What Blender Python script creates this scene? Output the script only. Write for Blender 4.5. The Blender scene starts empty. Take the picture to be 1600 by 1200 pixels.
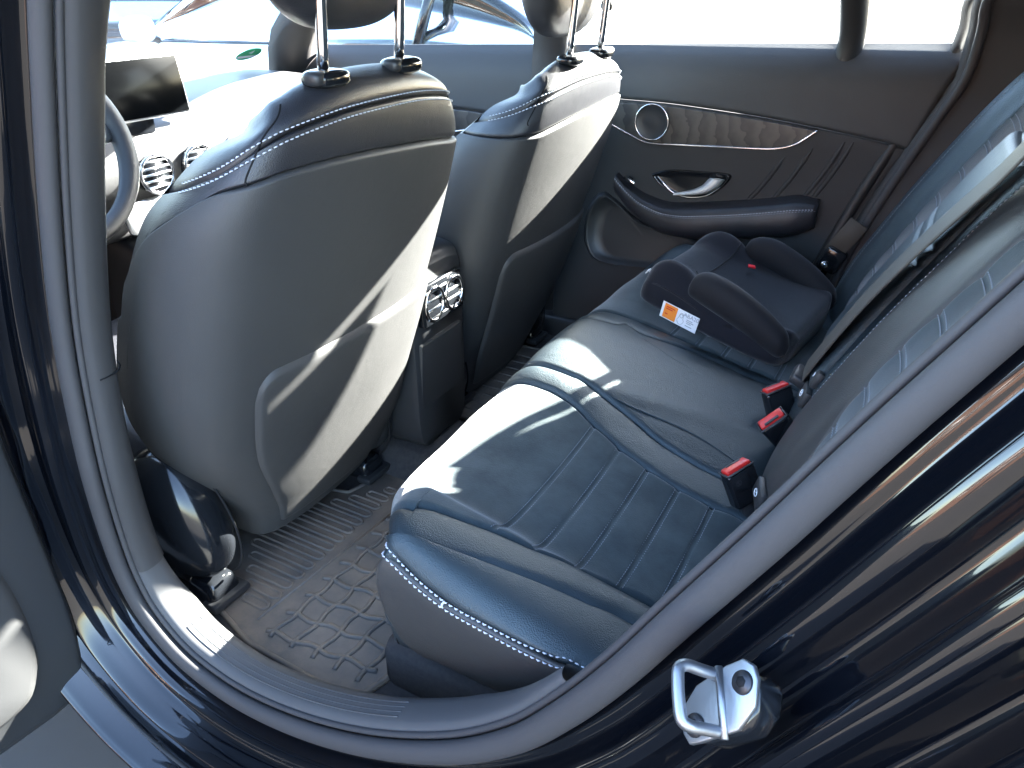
import bpy, bmesh, math, random
import numpy as np
from mathutils import Vector, Matrix
random.seed(7); rng = np.random.default_rng(7)
SC = bpy.context.scene
COL = SC.collection

# ------------------------------------------------------------------ camera, sky, sun, exposure
# world axes: +X to the rear of the car, +Y across to its far side, +Z up, metres
F_PX, PITCH, YAW = 1170.0, math.radians(29.4), math.radians(29.0)
CAM = np.array([0.0, 0.0, 1.40])
_fh = np.array([-math.sin(YAW), math.cos(YAW), 0.0]); RIGHT = np.array([math.cos(YAW), math.sin(YAW), 0.0])
FWD = _fh*math.cos(PITCH) - np.array([0, 0, math.sin(PITCH)]); UPV = _fh*math.sin(PITCH) + np.array([0, 0, math.cos(PITCH)])
cd = bpy.data.cameras.new('camera'); cam = bpy.data.objects.new('camera', cd); COL.objects.link(cam)
cd.sensor_width = 36; cd.lens = 36*F_PX/1600; cd.clip_start = 0.02; cd.clip_end = 500
M = Matrix((RIGHT, UPV, -FWD)).transposed().to_4x4(); M.translation = Vector(CAM); cam.matrix_world = M
SC.camera = cam

SUN_DIR = Vector((0.47, 1.0, 0.58)).normalized()      # towards the sun: from the car's rear right
w = bpy.data.worlds.new('World'); SC.world = w; w.use_nodes = True
nt = w.node_tree; sky = nt.nodes.new('ShaderNodeTexSky'); sky.sky_type = 'NISHITA'; sky.sun_disc = False
sky.sun_elevation = math.asin(SUN_DIR.z); sky.sun_rotation = math.atan2(SUN_DIR.x, SUN_DIR.y)
sky.air_density = 1.0; sky.dust_density = 1.0; sky.ozone_density = 1.2
bg = nt.nodes['Background']; nt.links.new(sky.outputs[0], bg.inputs[0]); bg.inputs[1].default_value = 0.068
sd = bpy.data.lights.new('sun', 'SUN'); sd.energy = 5.0; sd.angle = math.radians(0.5); sd.color = (1, 0.955, 0.88)
sun = bpy.data.objects.new('sun', sd); COL.objects.link(sun)
sun.rotation_euler = SUN_DIR.to_track_quat('Z', 'Y').to_euler(); sun.location = (3, 4, 5)
vs = SC.view_settings; vs.view_transform = 'Standard'; vs.look = 'None'; vs.gamma = 1; vs.use_curve_mapping = False
vs.exposure = 5.25
SC.cycles.max_bounces = 10; SC.cycles.diffuse_bounces = 5; SC.cycles.glossy_bounces = 4; SC.cycles.transparent_max_bounces = 12

# ------------------------------------------------------------------ helpers
def ray(x, y): return RIGHT*(x-800)/F_PX + UPV*(600-y)/F_PX + FWD
def at(x, y, axis, val):
    d = ray(x, y); i = 'XYZ'.index(axis); return CAM + d*((val-CAM[i])/d[i])
def proj(p):
    v = np.asarray(p, float) - CAM; z = v@FWD
    return np.stack([800+F_PX*(v@RIGHT)/z, 600-F_PX*(v@UPV)/z], -1), z

MATS = {}
def mat(name, col, rough=0.5, metal=0.0, spec=0.5, coat=0.0, bump=None, noise=None, sheen=0.0, emit=None, aniso=0):
    """procedural principled material; bump=(kind, scale, strength); noise=(scale, amount, second colour)"""
    m = bpy.data.materials.new(name); m.use_nodes = True; n = m.node_tree.nodes; l = m.node_tree.links
    b = n['Principled BSDF']; b.inputs['Base Color'].default_value = (*col, 1); b.inputs['Roughness'].default_value = rough
    b.inputs['Metallic'].default_value = metal; b.inputs['Specular IOR Level'].default_value = spec
    b.inputs['Coat Weight'].default_value = coat; b.inputs['Coat Roughness'].default_value = 0.03; b.inputs['Coat IOR'].default_value = 1.47
    b.inputs['Sheen Weight'].default_value = sheen; b.inputs['Sheen Roughness'].default_value = 0.4
    if name in ('leather', 'suede'): b.inputs['Specular Tint'].default_value = (.82, .95, 1, 1)  # blue sheen of the sky tinted into both covers
    tc = n.new('ShaderNodeTexCoord')
    if noise:
        t = n.new('ShaderNodeTexNoise'); t.inputs['Scale'].default_value = noise[0]; t.inputs['Detail'].default_value = 6
        t.inputs['Roughness'].default_value = 0.65
        l.new(tc.outputs['Object'], t.inputs['Vector'])
        r = n.new('ShaderNodeMapRange'); r.inputs[1].default_value = 0.35; r.inputs[2].default_value = 0.7
        r.inputs[4].default_value = noise[1]; l.new(t.outputs[0], r.inputs[0])
        mx = n.new('ShaderNodeMixRGB'); mx.inputs[1].default_value = (*col, 1); mx.inputs[2].default_value = (*noise[2], 1)
        l.new(r.outputs[0], mx.inputs[0]); l.new(mx.outputs[0], b.inputs['Base Color'])
        rr = n.new('ShaderNodeMapRange'); rr.inputs[3].default_value = max(0, rough-0.06); rr.inputs[4].default_value = min(1, rough+0.10)
        l.new(t.outputs[0], rr.inputs[0]); l.new(rr.outputs[0], b.inputs['Roughness'])
    if bump:
        kind, sc, st = bump
        t = n.new('ShaderNodeTexVoronoi' if kind == 'leather' else 'ShaderNodeTexNoise')
        t.inputs['Scale'].default_value = sc
        l.new(tc.outputs['Object'], t.inputs['Vector'])
        h = t.outputs[0]
        if kind == 'leather':
            t2 = n.new('ShaderNodeTexNoise'); t2.inputs['Scale'].default_value = sc*0.06; t2.inputs['Detail'].default_value = 4
            l.new(tc.outputs['Object'], t2.inputs['Vector'])
            ma = n.new('ShaderNodeMath'); ma.operation = 'MULTIPLY_ADD'; ma.inputs[1].default_value = 2.2
            l.new(t2.outputs[0], ma.inputs[0]); l.new(h, ma.inputs[2]); h = ma.outputs[0]
        else: t.inputs['Detail'].default_value = 5
        bp = n.new('ShaderNodeBump'); bp.inputs['Strength'].default_value = st; bp.inputs['Distance'].default_value = 0.001
        l.new(h, bp.inputs['Height']); l.new(bp.outputs[0], b.inputs['Normal'])
    if emit: b.inputs['Emission Color'].default_value = (*emit[0], 1); b.inputs['Emission Strength'].default_value = emit[1]
    MATS[name] = m; return m

mat('leather', (.0175, .0255, .031), .45, bump=('leather', 600, .5), spec=.55)  # black rear leather, blue skylight cast put into its colour
mat('leather_front', (.021, .0215, .026), .40, bump=('leather', 700, .35), spec=.55)
mat('leather_side', (.034, .033, .033), .46, bump=('leather', 700, .3), spec=.45)
mat('suede', (.030, .041, .046), .95, spec=.04, sheen=.35, noise=(16, .75, (.064, .079, .084)), bump=('fuzz', 500, .6))  # grey suede, its colour shifted to blue to stand for skylight
mat('shell', (.036, .0355, .036), .55, spec=.45, bump=('leather', 900, .22), noise=(5, .5, (.043, .042, .042)))
mat('plastic', (.022, .023, .025), .42, spec=.45, bump=('fuzz', 1200, .10))
mat('plastic_grey', (.060, .060, .063), .58, spec=.35, bump=('fuzz', 1200, .12), noise=(14, .35, (.075, .073, .07)))
mat('gloss_plastic', (.008, .009, .011), .14, spec=.5)
mat('weatherstrip', (.038, .0365, .0385), .62, spec=.35, bump=('fuzz', 700, .25), noise=(6, .25, (.047, .045, .047)))
mat('pillar_trim', (.038, .0365, .037), .66, spec=.3, bump=('fuzz', 1500, .25), noise=(5, .2, (.046, .044, .044)))
mat('rubber', (.014, .014, .015), .5, spec=.4, noise=(25, .3, (.035, .032, .028)))
mat('paint', (.002, .0025, .004), .12, spec=.12, coat=1.0)
mat('chrome', (.82, .80, .79), .10, metal=1)
mat('satin_metal', (.70, .71, .73), .30, metal=1)
mat('steel', (.30, .31, .33), .42, metal=1, noise=(40, .5, (.30, .30, .31)), bump=('fuzz', 300, .15))
mat('bolt', (.05, .05, .055), .4, metal=.8)
mat('carpet', (.032, .031, .033), .95, spec=.1, bump=('fuzz', 900, .9), noise=(120, .6, (.060, .056, .053)))
mat('thread', (.48, .50, .56), .6, spec=.3)
mat('thread_fine', (.20, .22, .25), .6, spec=.3)
mat('red', (.60, .022, .018), .35, spec=.5)
mat('red_tag', (.75, .01, .02), .5)
mat('white_print', (.75, .76, .78), .6)
mat('orange_print', (.85, .25, .03), .6)
mat('grey_print', (.32, .33, .36), .6)
mat('booster', (.0085, .009, .0135), .85, spec=.2, sheen=.25, bump=('fuzz', 1100, .5), noise=(30, .4, (.0125, .013, .018)))
mat('booster_trim', (.0090, .0092, .0115), .7, spec=.25, sheen=.15, bump=('fuzz', 1100, .4))
mat('strap', (.062, .054, .045), .6, spec=.3, bump=('fuzz', 800, .5))
mat('door_soft', (.036, .037, .038), .55, spec=.35, bump=('leather', 800, .25))
mat('door_dark', (.033, .033, .034), .60, spec=.3, bump=('fuzz', 1300, .2))
mat('headliner', (.05, .05, .053), .9, spec=.1, bump=('fuzz', 800, .4))
mat('dash', (.05, .05, .052), .5, spec=.4, bump=('leather', 600, .3))
mat('screen_glass', (.0015, .0017, .002), .18, spec=.06)
mat('silver_lacquer', (.70, .70, .69), .32, metal=.35, spec=.5)
mat('foam', (.012, .012, .013), .9, spec=.1)
mat('green', (.03, .38, .16), .6)
mat('concrete', (.050, .047, .044), .9, spec=.2, bump=('fuzz', 40, .5), noise=(2.2, .6, (.045, .040, .036)))
mat('brick_wall', (.105, .062, .046), .9, spec=.1, noise=(30, .6, (.075, .045, .036)), bump=('fuzz', 60, .6))
mat('car_white', (.72, .73, .74), .2, coat=.8)
mat('car_navy', (.008, .011, .016), .2, coat=.9)
mat('tyre', (.02, .02, .02), .8)

# veneer: dark open-pore ash with wavy bands
def veneer():
    m = mat('veneer', (.05, .046, .042), .42, spec=.4); n = m.node_tree.nodes; l = m.node_tree.links; b = n['Principled BSDF']
    tc = n.new('ShaderNodeTexCoord'); mp = n.new('ShaderNodeMapping'); mp.inputs['Rotation'].default_value = (0, math.radians(12), 0)
    l.new(tc.outputs['Object'], mp.inputs[0])
    wv = n.new('ShaderNodeTexWave'); wv.wave_type = 'BANDS'; wv.bands_direction = 'X'; wv.wave_profile = 'SAW'
    for k, v in (('Scale', 8.5), ('Distortion', 6.5), ('Detail', 3.0), ('Detail Scale', 2.2), ('Detail Roughness', .55)): wv.inputs[k].default_value = v
    l.new(mp.outputs[0], wv.inputs['Vector'])
    cr = n.new('ShaderNodeValToRGB'); cr.color_ramp.elements[0].color = (.022, .0205, .0195, 1); cr.color_ramp.elements[1].color = (.058, .052, .046, 1)
    cr.color_ramp.elements[0].position = .05; cr.color_ramp.elements[1].position = .75
    l.new(wv.outputs[1], cr.inputs[0]); l.new(cr.outputs[0], b.inputs['Base Color'])
    bp = n.new('ShaderNodeBump'); bp.inputs['Strength'].default_value = .06; bp.inputs['Distance'].default_value = .001
    l.new(wv.outputs[1], bp.inputs['Height']); l.new(bp.outputs[0], b.inputs['Normal'])
veneer()
def matmat():                                   # rubber floor mat: dark rubber with brown dust lying in patches
    m = mat('mat_rubber', (.040, .038, .037), .62, spec=.35, bump=('fuzz', 600, .35)); n = m.node_tree.nodes; l = m.node_tree.links; b = n['Principled BSDF']
    tc = n.new('ShaderNodeTexCoord'); t = n.new('ShaderNodeTexNoise'); t.inputs['Scale'].default_value = 7; t.inputs['Detail'].default_value = 9; t.inputs['Roughness'].default_value = .7
    l.new(tc.outputs['Object'], t.inputs['Vector'])
    cr = n.new('ShaderNodeValToRGB'); e = cr.color_ramp.elements; e[0].position = .38; e[0].color = (.066, .063, .061, 1); e[1].position = .72; e[1].color = (.17, .135, .105, 1)
    l.new(t.outputs[0], cr.inputs[0]); l.new(cr.outputs[0], b.inputs['Base Color'])
matmat()
def glass_mat(name, tint, gloss):
    m = bpy.data.materials.new(name); m.use_nodes = True; n = m.node_tree.nodes; l = m.node_tree.links
    n.remove(n['Principled BSDF']); out = n['Material Output']
    tr = n.new('ShaderNodeBsdfTransparent'); tr.inputs[0].default_value = (*tint, 1)
    gl = n.new('ShaderNodeBsdfGlossy'); gl.inputs['Roughness'].default_value = .02
    fr = n.new('ShaderNodeFresnel'); fr.inputs[0].default_value = gloss
    mx = n.new('ShaderNodeMixShader'); l.new(fr.outputs[0], mx.inputs[0]); l.new(tr.outputs[0], mx.inputs[1]); l.new(gl.outputs[0], mx.inputs[2])
    l.new(mx.outputs[0], out.inputs[0]); MATS[name] = m
glass_mat('glass', (.86, .90, .89), 1.35); glass_mat('car_glass', (.10, .12, .13), 1.5)

def link(name, me, m=None, parent=None, smooth=True):
    o = bpy.data.objects.new(name, me); COL.objects.link(o)
    if m: me.materials.append(MATS[m] if isinstance(m, str) else m)
    if smooth and len(me.polygons): me.polygons.foreach_set('use_smooth', [True]*len(me.polygons))
    if parent is not None:
        o.parent = parent
        if parent.type == 'EMPTY': o.matrix_parent_inverse = Matrix.Translation(-parent.location)   # meshes are in world metres
    return o
def mesh(name, verts, faces, m=None, parent=None, smooth=True):
    me = bpy.data.meshes.new(name); me.from_pydata([tuple(map(float, v)) for v in verts], [], [tuple(int(i) for i in f) for f in faces])
    me.update(); return link(name, me, m, parent, smooth)
def thing(name, label, cat, group=None, loc=(0, 0, 0)):
    o = bpy.data.objects.new(name, None); COL.objects.link(o); o.empty_display_size = .1; o.location = loc
    o['label'] = label; o['category'] = cat
    if group: o['group'] = group
    bpy.context.view_layer.update()
    return o
def tag(o, label, cat, group=None):
    o['label'] = label; o['category'] = cat
    if group: o['group'] = group
    return o
def gridfaces(n, m, cu=False, cv=False):         # n rows (v), m columns (u)
    f = []
    for i in range(n if cv else n-1):
        for j in range(m if cu else m-1):
            a, b = i*m+j, i*m+(j+1) % m; c, d = ((i+1) % n)*m+(j+1) % m, ((i+1) % n)*m+j
            f.append((a, b, c, d))
    return f
def _cr(t):                                      # Catmull-Rom weights
    t2, t3 = t*t, t*t*t
    return np.stack([-.5*t3+t2-.5*t, 1.5*t3-2.5*t2+1, -1.5*t3+2*t2+.5*t, .5*t3-.5*t2], -1)
def _pad(c, ax):
    a = np.take(c, [0], ax)*2-np.take(c, [1], ax); b = np.take(c, [-1], ax)*2-np.take(c, [-2], ax)
    return np.concatenate([a, c, b], ax)
def spline(pts, n, closed=False):
    p = np.array(pts, float)
    if closed:
        q = np.concatenate([p[-1:], p, p[:2]]); k = len(p)
    else: q = _pad(p, 0); k = len(p)-1
    s = np.linspace(0, k, n, endpoint=not closed); i = np.minimum(s.astype(int), k-1); W = _cr(s-i)
    return sum(W[:, a:a+1]*q[i+a] for a in range(4))
def resample(pts, n):                            # by arc length
    p = np.array(pts, float); d = np.r_[0, np.cumsum(np.linalg.norm(np.diff(p, axis=0), axis=1))]
    s = np.linspace(0, d[-1], n); return np.stack([np.interp(s, d, p[:, k]) for k in range(p.shape[1])], -1)

class Surf:
    """smooth surface through a control net ctrl[v][u] of 3D points; out = +1/-1 picks the outer normal"""
    def __init__(s, ctrl, out=1): s.c = np.array(ctrl, float); s.out = out; s.q = _pad(_pad(s.c, 0), 1); s.cache = None
    def ev(s, u, v):
        u = np.clip(np.asarray(u, float), 0, 1); v = np.clip(np.asarray(v, float), 0, 1); nv, nu = s.c.shape[:2]
        a = u*(nu-1); i = np.minimum(a.astype(int), nu-2); b = v*(nv-1); j = np.minimum(b.astype(int), nv-2)
        Wu, Wv = _cr(a-i), _cr(b-j); r = 0
        for p in range(4):
            for q in range(4): r = r + (Wv[..., p]*Wu[..., q])[..., None]*s.q[j+p, i+q]
        return r
    def nrm(s, u, v):
        e = 2e-3; u = np.clip(np.asarray(u, float), e, 1-e); v = np.clip(np.asarray(v, float), e, 1-e)
        n = np.cross(s.ev(u+e, v)-s.ev(u-e, v), s.ev(u, v+e)-s.ev(u, v-e))
        return s.out*n/np.maximum(np.linalg.norm(n, axis=-1, keepdims=True), 1e-12)
    def trace(s, px):
        """where the rays through the given photo pixels meet this surface, as (u, v)"""
        if s.cache is None:
            g = np.linspace(0, 1, 221); U, V = np.meshgrid(g, g); P = s.ev(U, V); N = s.nrm(U, V)
            s.cache = (U.ravel(), V.ravel(), proj(P)[0].reshape(-1, 2), ((P-CAM)*N).sum(-1).ravel() < 0)
        U, V, Q, fr = s.cache; res = []
        for x in px:
            d = ((Q-np.array(x))**2).sum(-1)+np.where(fr, 0, 4e3); k = int(d.argmin()); uv = np.array([U[k], V[k]])
            for _ in range(8):
                p0 = proj(s.ev(*uv))[0]; e = 1e-3
                J = np.stack([(proj(s.ev(uv[0]+e, uv[1]))[0]-proj(s.ev(uv[0]-e, uv[1]))[0])/(2*e), (proj(s.ev(uv[0], uv[1]+e))[0]-proj(s.ev(uv[0], uv[1]-e))[0])/(2*e)], -1)
                if abs(np.linalg.det(J)) < 1e-3: break
                st = np.linalg.solve(J, np.array(x)-p0); uv = np.clip(uv+np.clip(st, -.03, .03), .001, .999)
            res.append(uv)
        return np.array(res)
    def curve(s, px, n=60): return resample(spline(s.trace(px), n*3), n)
    def full(s, name, m, parent, nu=80, nv=80, off=0.0):
        U, V = np.meshgrid(np.linspace(0, 1, nu), np.linspace(0, 1, nv)); P = s.ev(U, V)+off*s.nrm(U, V)
        f = gridfaces(nv, nu)
        if s.out < 0: f = [t[::-1] for t in f]
        return mesh(name, P.reshape(-1, 3), f, m, parent)
    def panel(s, name, A, B, m, parent, n=90, k=50, h=.006, r=.012, lift=.0, puff=0.0, extra=None, ends=True, tuck=.004):
        """upholstered panel between the (u,v) curves A and B: edges roll down into the seam"""
        A = resample(A, n); B = resample(B, n); W = np.linspace(0, 1, k)
        W = .5-.5*np.cos(np.pi*W)*(.55+.45*np.abs(np.cos(np.pi*W)))
        W = (W-W[0])/(W[-1]-W[0])
        UV = A[None]*(1-W[:, None, None])+B[None]*W[:, None, None]; U, V = UV[..., 0], UV[..., 1]
        P = s.ev(U, V); N = s.nrm(U, V)
        wid = np.linalg.norm(P[-1]-P[0], axis=-1)[None]; d = np.minimum(W, 1-W)[:, None]*wid
        if ends:
            ln = np.r_[0, np.cumsum(np.linalg.norm(np.diff(P[k//2], axis=0), axis=1))]; de = np.minimum(ln, ln[-1]-ln)
            d = np.minimum(d, de[None])
        q = np.clip(d/r, 0, 1); off = lift-(h+tuck)*(1-np.sqrt(1-(1-q)**2)) + puff*np.sin(np.pi*np.clip(W, 0, 1))[:, None]
        if extra is not None: off = off+extra(U, V, P)
        P = P+off[..., None]*N; f = gridfaces(k, n)
        nn = np.cross(P[k//2, n//2+1]-P[k//2, n//2], P[k//2+1, n//2]-P[k//2, n//2])
        if nn@N[k//2, n//2] < 0: f = [t[::-1] for t in f]
        return mesh(name, P.reshape(-1, 3), f, m, parent)
    def line3(s, uv, off=0.0): return s.ev(uv[:, 0], uv[:, 1])+off*s.nrm(uv[:, 0], uv[:, 1])

def frames(P, closed=False):
    T = np.gradient(P, axis=0) if not closed else np.roll(P, -1, 0)-np.roll(P, 1, 0)
    T /= np.maximum(np.linalg.norm(T, axis=1, keepdims=True), 1e-9); return T
def tube(name, pts, r, m, parent=None, n=10, ref=(0, 0, 1), flat=1.0, closed=False, caps=True, flip=False):
    """tube of radius r (number or list) along pts; flat squeezes it along the reference direction"""
    P = np.array(pts, float); T = frames(P, closed); R = np.array(ref, float)
    if R.ndim == 1: R = np.repeat(R[None], len(P), 0)
    B = np.cross(T, R); B /= np.maximum(np.linalg.norm(B, axis=1, keepdims=True), 1e-9); N = np.cross(B, T)
    r = np.broadcast_to(np.array(r, float), (len(P),)); a = np.linspace(0, 2*np.pi, n, endpoint=False)
    V = P[:, None]+r[:, None, None]*(np.cos(a)[None, :, None]*B[:, None]+flat*np.sin(a)[None, :, None]*N[:, None])
    f = gridfaces(len(P), n, True, closed); V = V.reshape(-1, 3)
    if caps and not closed:
        f.append(tuple(range(n-1, -1, -1))); f.append(tuple(range((len(P)-1)*n, len(P)*n)))
    return mesh(name, V, [t[::-1] for t in f], m, parent)
def stitch(name, P, N, m, parent, dash=.0045, gap=.0022, r=.0007, side=0.0):
    """row of single thread stitches lying on a surface along the line P with normals N"""
    d = np.r_[0, np.cumsum(np.linalg.norm(np.diff(P, axis=0), axis=1))]; v = []; f = []
    T = frames(P); S = np.cross(N, T); P = P+side*S
    def ip(A, x): return np.array([np.interp(x, d, A[:, c]) for c in range(3)])
    x = 0.0
    while x+dash < d[-1]:
        a, b = ip(P, x), ip(P, x+dash); n_ = ip(N, x+dash/2); n_ /= np.linalg.norm(n_); t = b-a; t /= np.linalg.norm(t)+1e-12; sv = np.cross(n_, t)
        k = len(v); mid = (a+b)/2+n_*r*1.3
        for c, w_ in ((a, .55), (mid, 1), (b, .55)):
            v += [c-sv*r*w_-n_*r*.4, c-sv*r*w_*.6+n_*r*w_, c+sv*r*w_*.6+n_*r*w_, c+sv*r*w_-n_*r*.4]
        for q in (0, 4):
            for e in range(3): f.append((k+q+e, k+q+e+1, k+q+e+5, k+q+e+4))
        f += [(k, k+3, k+2, k+1), (k+8, k+9, k+10, k+11)]
        x += dash+gap
    return mesh(name, v, f, m, parent)
def sstitch(name, S, uv, m, parent, sides=(0,), off=.0006, **k):
    P = S.line3(uv, off); N = S.nrm(uv[:, 0], uv[:, 1]); T = frames(P); B = np.cross(N, T); o = None
    for i, sd_ in enumerate(sides): o = stitch(name, P+B*sd_, N, m, parent, **k)
    return o
def prism(name, outline, nrm, depth, m, parent=None, bevel=0.0, seg=3, smooth=True):
    """solid slab: the 3D outline pushed by depth along nrm, its edges rounded"""
    bm = bmesh.new(); nv = Vector(nrm).normalized()
    vs_ = [bm.verts.new(Vector(map(float, p))) for p in outline]; fc = bm.faces.new(vs_)
    ex = bmesh.ops.extrude_face_region(bm, geom=[fc]); top = [e for e in ex['geom'] if isinstance(e, bmesh.types.BMVert)]
    bmesh.ops.translate(bm, verts=top, vec=nv*depth); bmesh.ops.recalc_face_normals(bm, faces=bm.faces)
    if bevel: 
        ed = [e for e in bm.edges if len(e.link_faces) == 2 and e.calc_face_angle(0) > .6]
        bmesh.ops.bevel(bm, geom=ed, offset=bevel, segments=seg, affect='EDGES', profile=.5, clamp_overlap=True)
    me = bpy.data.meshes.new(name); bm.to_mesh(me); bm.free()
    o = link(name, me, m, parent, smooth)
    if smooth: me.set_sharp_from_angle(angle=math.radians(50))
    return o
def box(name, c, size, m, parent=None, bevel=.004, seg=3, rot=None, taper=None):
    bm = bmesh.new(); bmesh.ops.create_cube(bm, size=1)
    for v in bm.verts:
        v.co = Vector((v.co.x*size[0], v.co.y*size[1], v.co.z*size[2]))
        if taper and v.co.z > 0: v.co.x *= taper[0]; v.co.y *= taper[1]
    if bevel: bmesh.ops.bevel(bm, geom=list(bm.edges), offset=bevel, segments=seg, affect='EDGES', profile=.5, clamp_overlap=True)
    mm = (rot.to_4x4() if rot is not None else Matrix()); mm = Matrix.Translation(Vector(c)) @ mm; bm.transform(mm)
    me = bpy.data.meshes.new(name); bm.to_mesh(me); bm.free(); o = link(name, me, m, parent); me.set_sharp_from_angle(angle=math.radians(45)); return o
def blob(name, c, rad, m, parent=None, p=2.6, nu=40, nv=24, rot=None, fn=None):
    """superellipsoid; fn may push the unit points about"""
    a = np.linspace(0, 2*np.pi, nu, endpoint=False); b = np.linspace(-np.pi/2, np.pi/2, nv); A, B = np.meshgrid(a, b)
    sp = lambda x: np.sign(x)*np.abs(x)**(2/p)
    Q = np.stack([sp(np.cos(B))*sp(np.cos(A)), sp(np.cos(B))*sp(np.sin(A)), sp(np.sin(B))], -1)
    if fn: Q = fn(Q)
    Q = Q*np.array(rad)
    if rot is not None: Q = Q@np.array(rot).T
    f = gridfaces(nv, nu, True)
    return mesh(name, (Q+np.array(c)).reshape(-1, 3), f, m, parent)
def loft(name, secs, m, parent=None, n=60, k=None, closed=True, caps=True, flip=False):
    """skin through closed sections (each a list of 3D points), smoothed both ways"""
    k = k or 48
    S = np.array([spline(s_, k, closed) for s_ in secs]); D = np.stack([spline(S[:, j], n) for j in range(k)], 1)
    f = gridfaces(n, k, closed)
    if caps and closed: f += [tuple(range(k-1, -1, -1)), tuple(range((n-1)*k, n*k))]
    if flip: f = [t[::-1] for t in f]
    return mesh(name, D.reshape(-1, 3), f, m, parent)
def text(name, s, size, m, parent, loc, xdir, ydir, lift=.0006):
    c = bpy.data.curves.new(name, 'FONT'); c.body = s; c.size = size; c.align_x = 'CENTER'; c.align_y = 'CENTER'; c.extrude = .0002
    o = bpy.data.objects.new(name, c); COL.objects.link(o); bpy.context.view_layer.update()
    me = bpy.data.meshes.new_from_object(o.evaluated_get(bpy.context.evaluated_depsgraph_get())); bpy.data.objects.remove(o)
    x = Vector(xdir).normalized(); z = x.cross(Vector(ydir)).normalized(); y = z.cross(x)
    mm = Matrix((x, y, z)).transposed().to_4x4(); mm.translation = Vector(loc)+z*lift; me.transform(mm)
    return link(name, me, m, parent, False)
# ================================================================== the car body round the open door
car = thing('car_body', 'gloss black car body round the open rear doorway with grey door seals', 'car', loc=(-.4, 1.16, 0))
# path of the door seal round the opening (photo outline of the roll, on the plane of the doorway)
def fy(z): return .445+.055*max(0, (z-.80)/.57)               # tumblehome of the door plane
loop = []
for (px, py) in ((62, -60), (63, 30), (68, 150), (76, 300), (88, 450), (101, 550), (120, 650), (143, 750), (172, 845), (198, 910), (232, 968), (290, 1034), (372, 1094), (470, 1139), (580, 1168), (700, 1176), (800, 1158), (880, 1117), (965, 1055), (1060, 970), (1200, 847), (1300, 755), (1400, 664), (1500, 576), (1600, 488), (1700, 400)):
    p = at(px, py, 'Y', .45)
    for _ in range(5): p = at(px, py, 'Y', fy(p[2]))
    loop.append(p)
LOOP = spline(loop, 240)
head = [loop[-1]]+[np.array([x, fy(z), z]) for x, z in ((.128, 1.36), (.105, 1.46), (.02, 1.54), (-.16, 1.572), (-.40, 1.58), (-.60, 1.572), (-.72, 1.53), (-.765, 1.46))]+[loop[0]]
LOOP = np.vstack([LOOP, spline(head, 72)[1:-1]]); NL = len(LOOP)
cx = LOOP.mean(0)
T_ = frames(LOOP, True); OUT = np.cross(T_, np.array([0, 1.0, 0])); OUT /= np.linalg.norm(OUT, axis=1, keepdims=True)
mid = np.array([-.42, .45, .95])
for i in range(len(OUT)):
    if OUT[i]@(LOOP[i]-mid) < 0: OUT[i] = -OUT[i]
s_ = np.arange(NL)/239
wr = np.interp(s_, [0, .25, .45, .60, .70, 1], [.0135, .0145, .0145, .0155, .0155, .0130])   # the roll is slim on the pillar, fat on the wheel arch
def sweep(name, prof, m, parent, scale=None, sl=slice(None), flip=False):
    """prof: list of (outward, y) offsets from the seal line"""
    L, O = LOOP[sl], OUT[sl]; sc_ = np.ones(len(L)) if scale is None else scale[sl]
    V = [[L[i]+O[i]*a*sc_[i]+np.array([0, b*sc_[i], 0]) for a, b in prof] for i in range(len(L))]
    f = gridfaces(len(L), len(prof)); f = [t[::-1] for t in f] if flip else f
    return mesh(name, np.array(V).reshape(-1, 3), f, m, parent)
a = np.linspace(0, 2*np.pi, 22, endpoint=False)
V = [[LOOP[i]+OUT[i]*wr[i]*math.cos(b)*1.0+np.array([0, wr[i]*.72*math.sin(b), 0]) for b in a] for i in range(NL)]
mesh('door_seal', np.array(V).reshape(-1, 3), [t[::-1] for t in gridfaces(NL, 22, True, True)], 'weatherstrip', car)
# thin inner lip beside the roll
V = [[LOOP[i]-OUT[i]*(wr[i]*1.0+.0015)+np.array([0, .010, 0])+OUT[i]*.0042*math.cos(b)+np.array([0, .0042*math.sin(b), 0]) for b in a] for i in range(NL)]
mesh('seal_lip', np.array(V).reshape(-1, 3), [t[::-1] for t in gridfaces(NL, 22, True, True)], 'weatherstrip', car)
# painted jamb: stepped gloss-black section outside the seal
jp = [(.006, .012), (.018, .004), (.026, .002), (.032, -.010), (.036, -.024), (.046, -.030), (.060, -.027), (.076, -.023), (.084, -.030), (.090, -.050), (.098, -.062), (.106, -.066), (.122, -.061), (.142, -.055), (.150, -.064), (.154, -.082), (.160, -.102), (.168, -.112), (.180, -.116), (.24, -.106), (.34, -.088)]
jpf = spline(jp, 70)
def jamb_part(name, i0, i1, kk=None):
    V = []; 
    for i in range(i0, i1):
        k = np.interp(i, [0, 60, 92, 140, 168, 232, 250, NL-14, NL], [.8, .8, .62, .62, 1, 1, .16, .16, .8])
        wob = .0012*math.sin(i*.13)
        V.append([LOOP[i]+OUT[i]*(a_*k+wr[i]*.6+(wob if .04 < a_ < .15 else 0))+np.array([0, b_, 0]) for a_, b_ in jpf])
    return mesh(name, np.array(V).reshape(-1, 3), gridfaces(i1-i0, len(jpf)), 'paint', car)
jamb_part('pillar_jamb', 0, 84); jamb_part('sill_jamb', 83, 151); jamb_part('rear_jamb', 150, 236); jamb_part('header_jamb', 235, NL)
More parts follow.
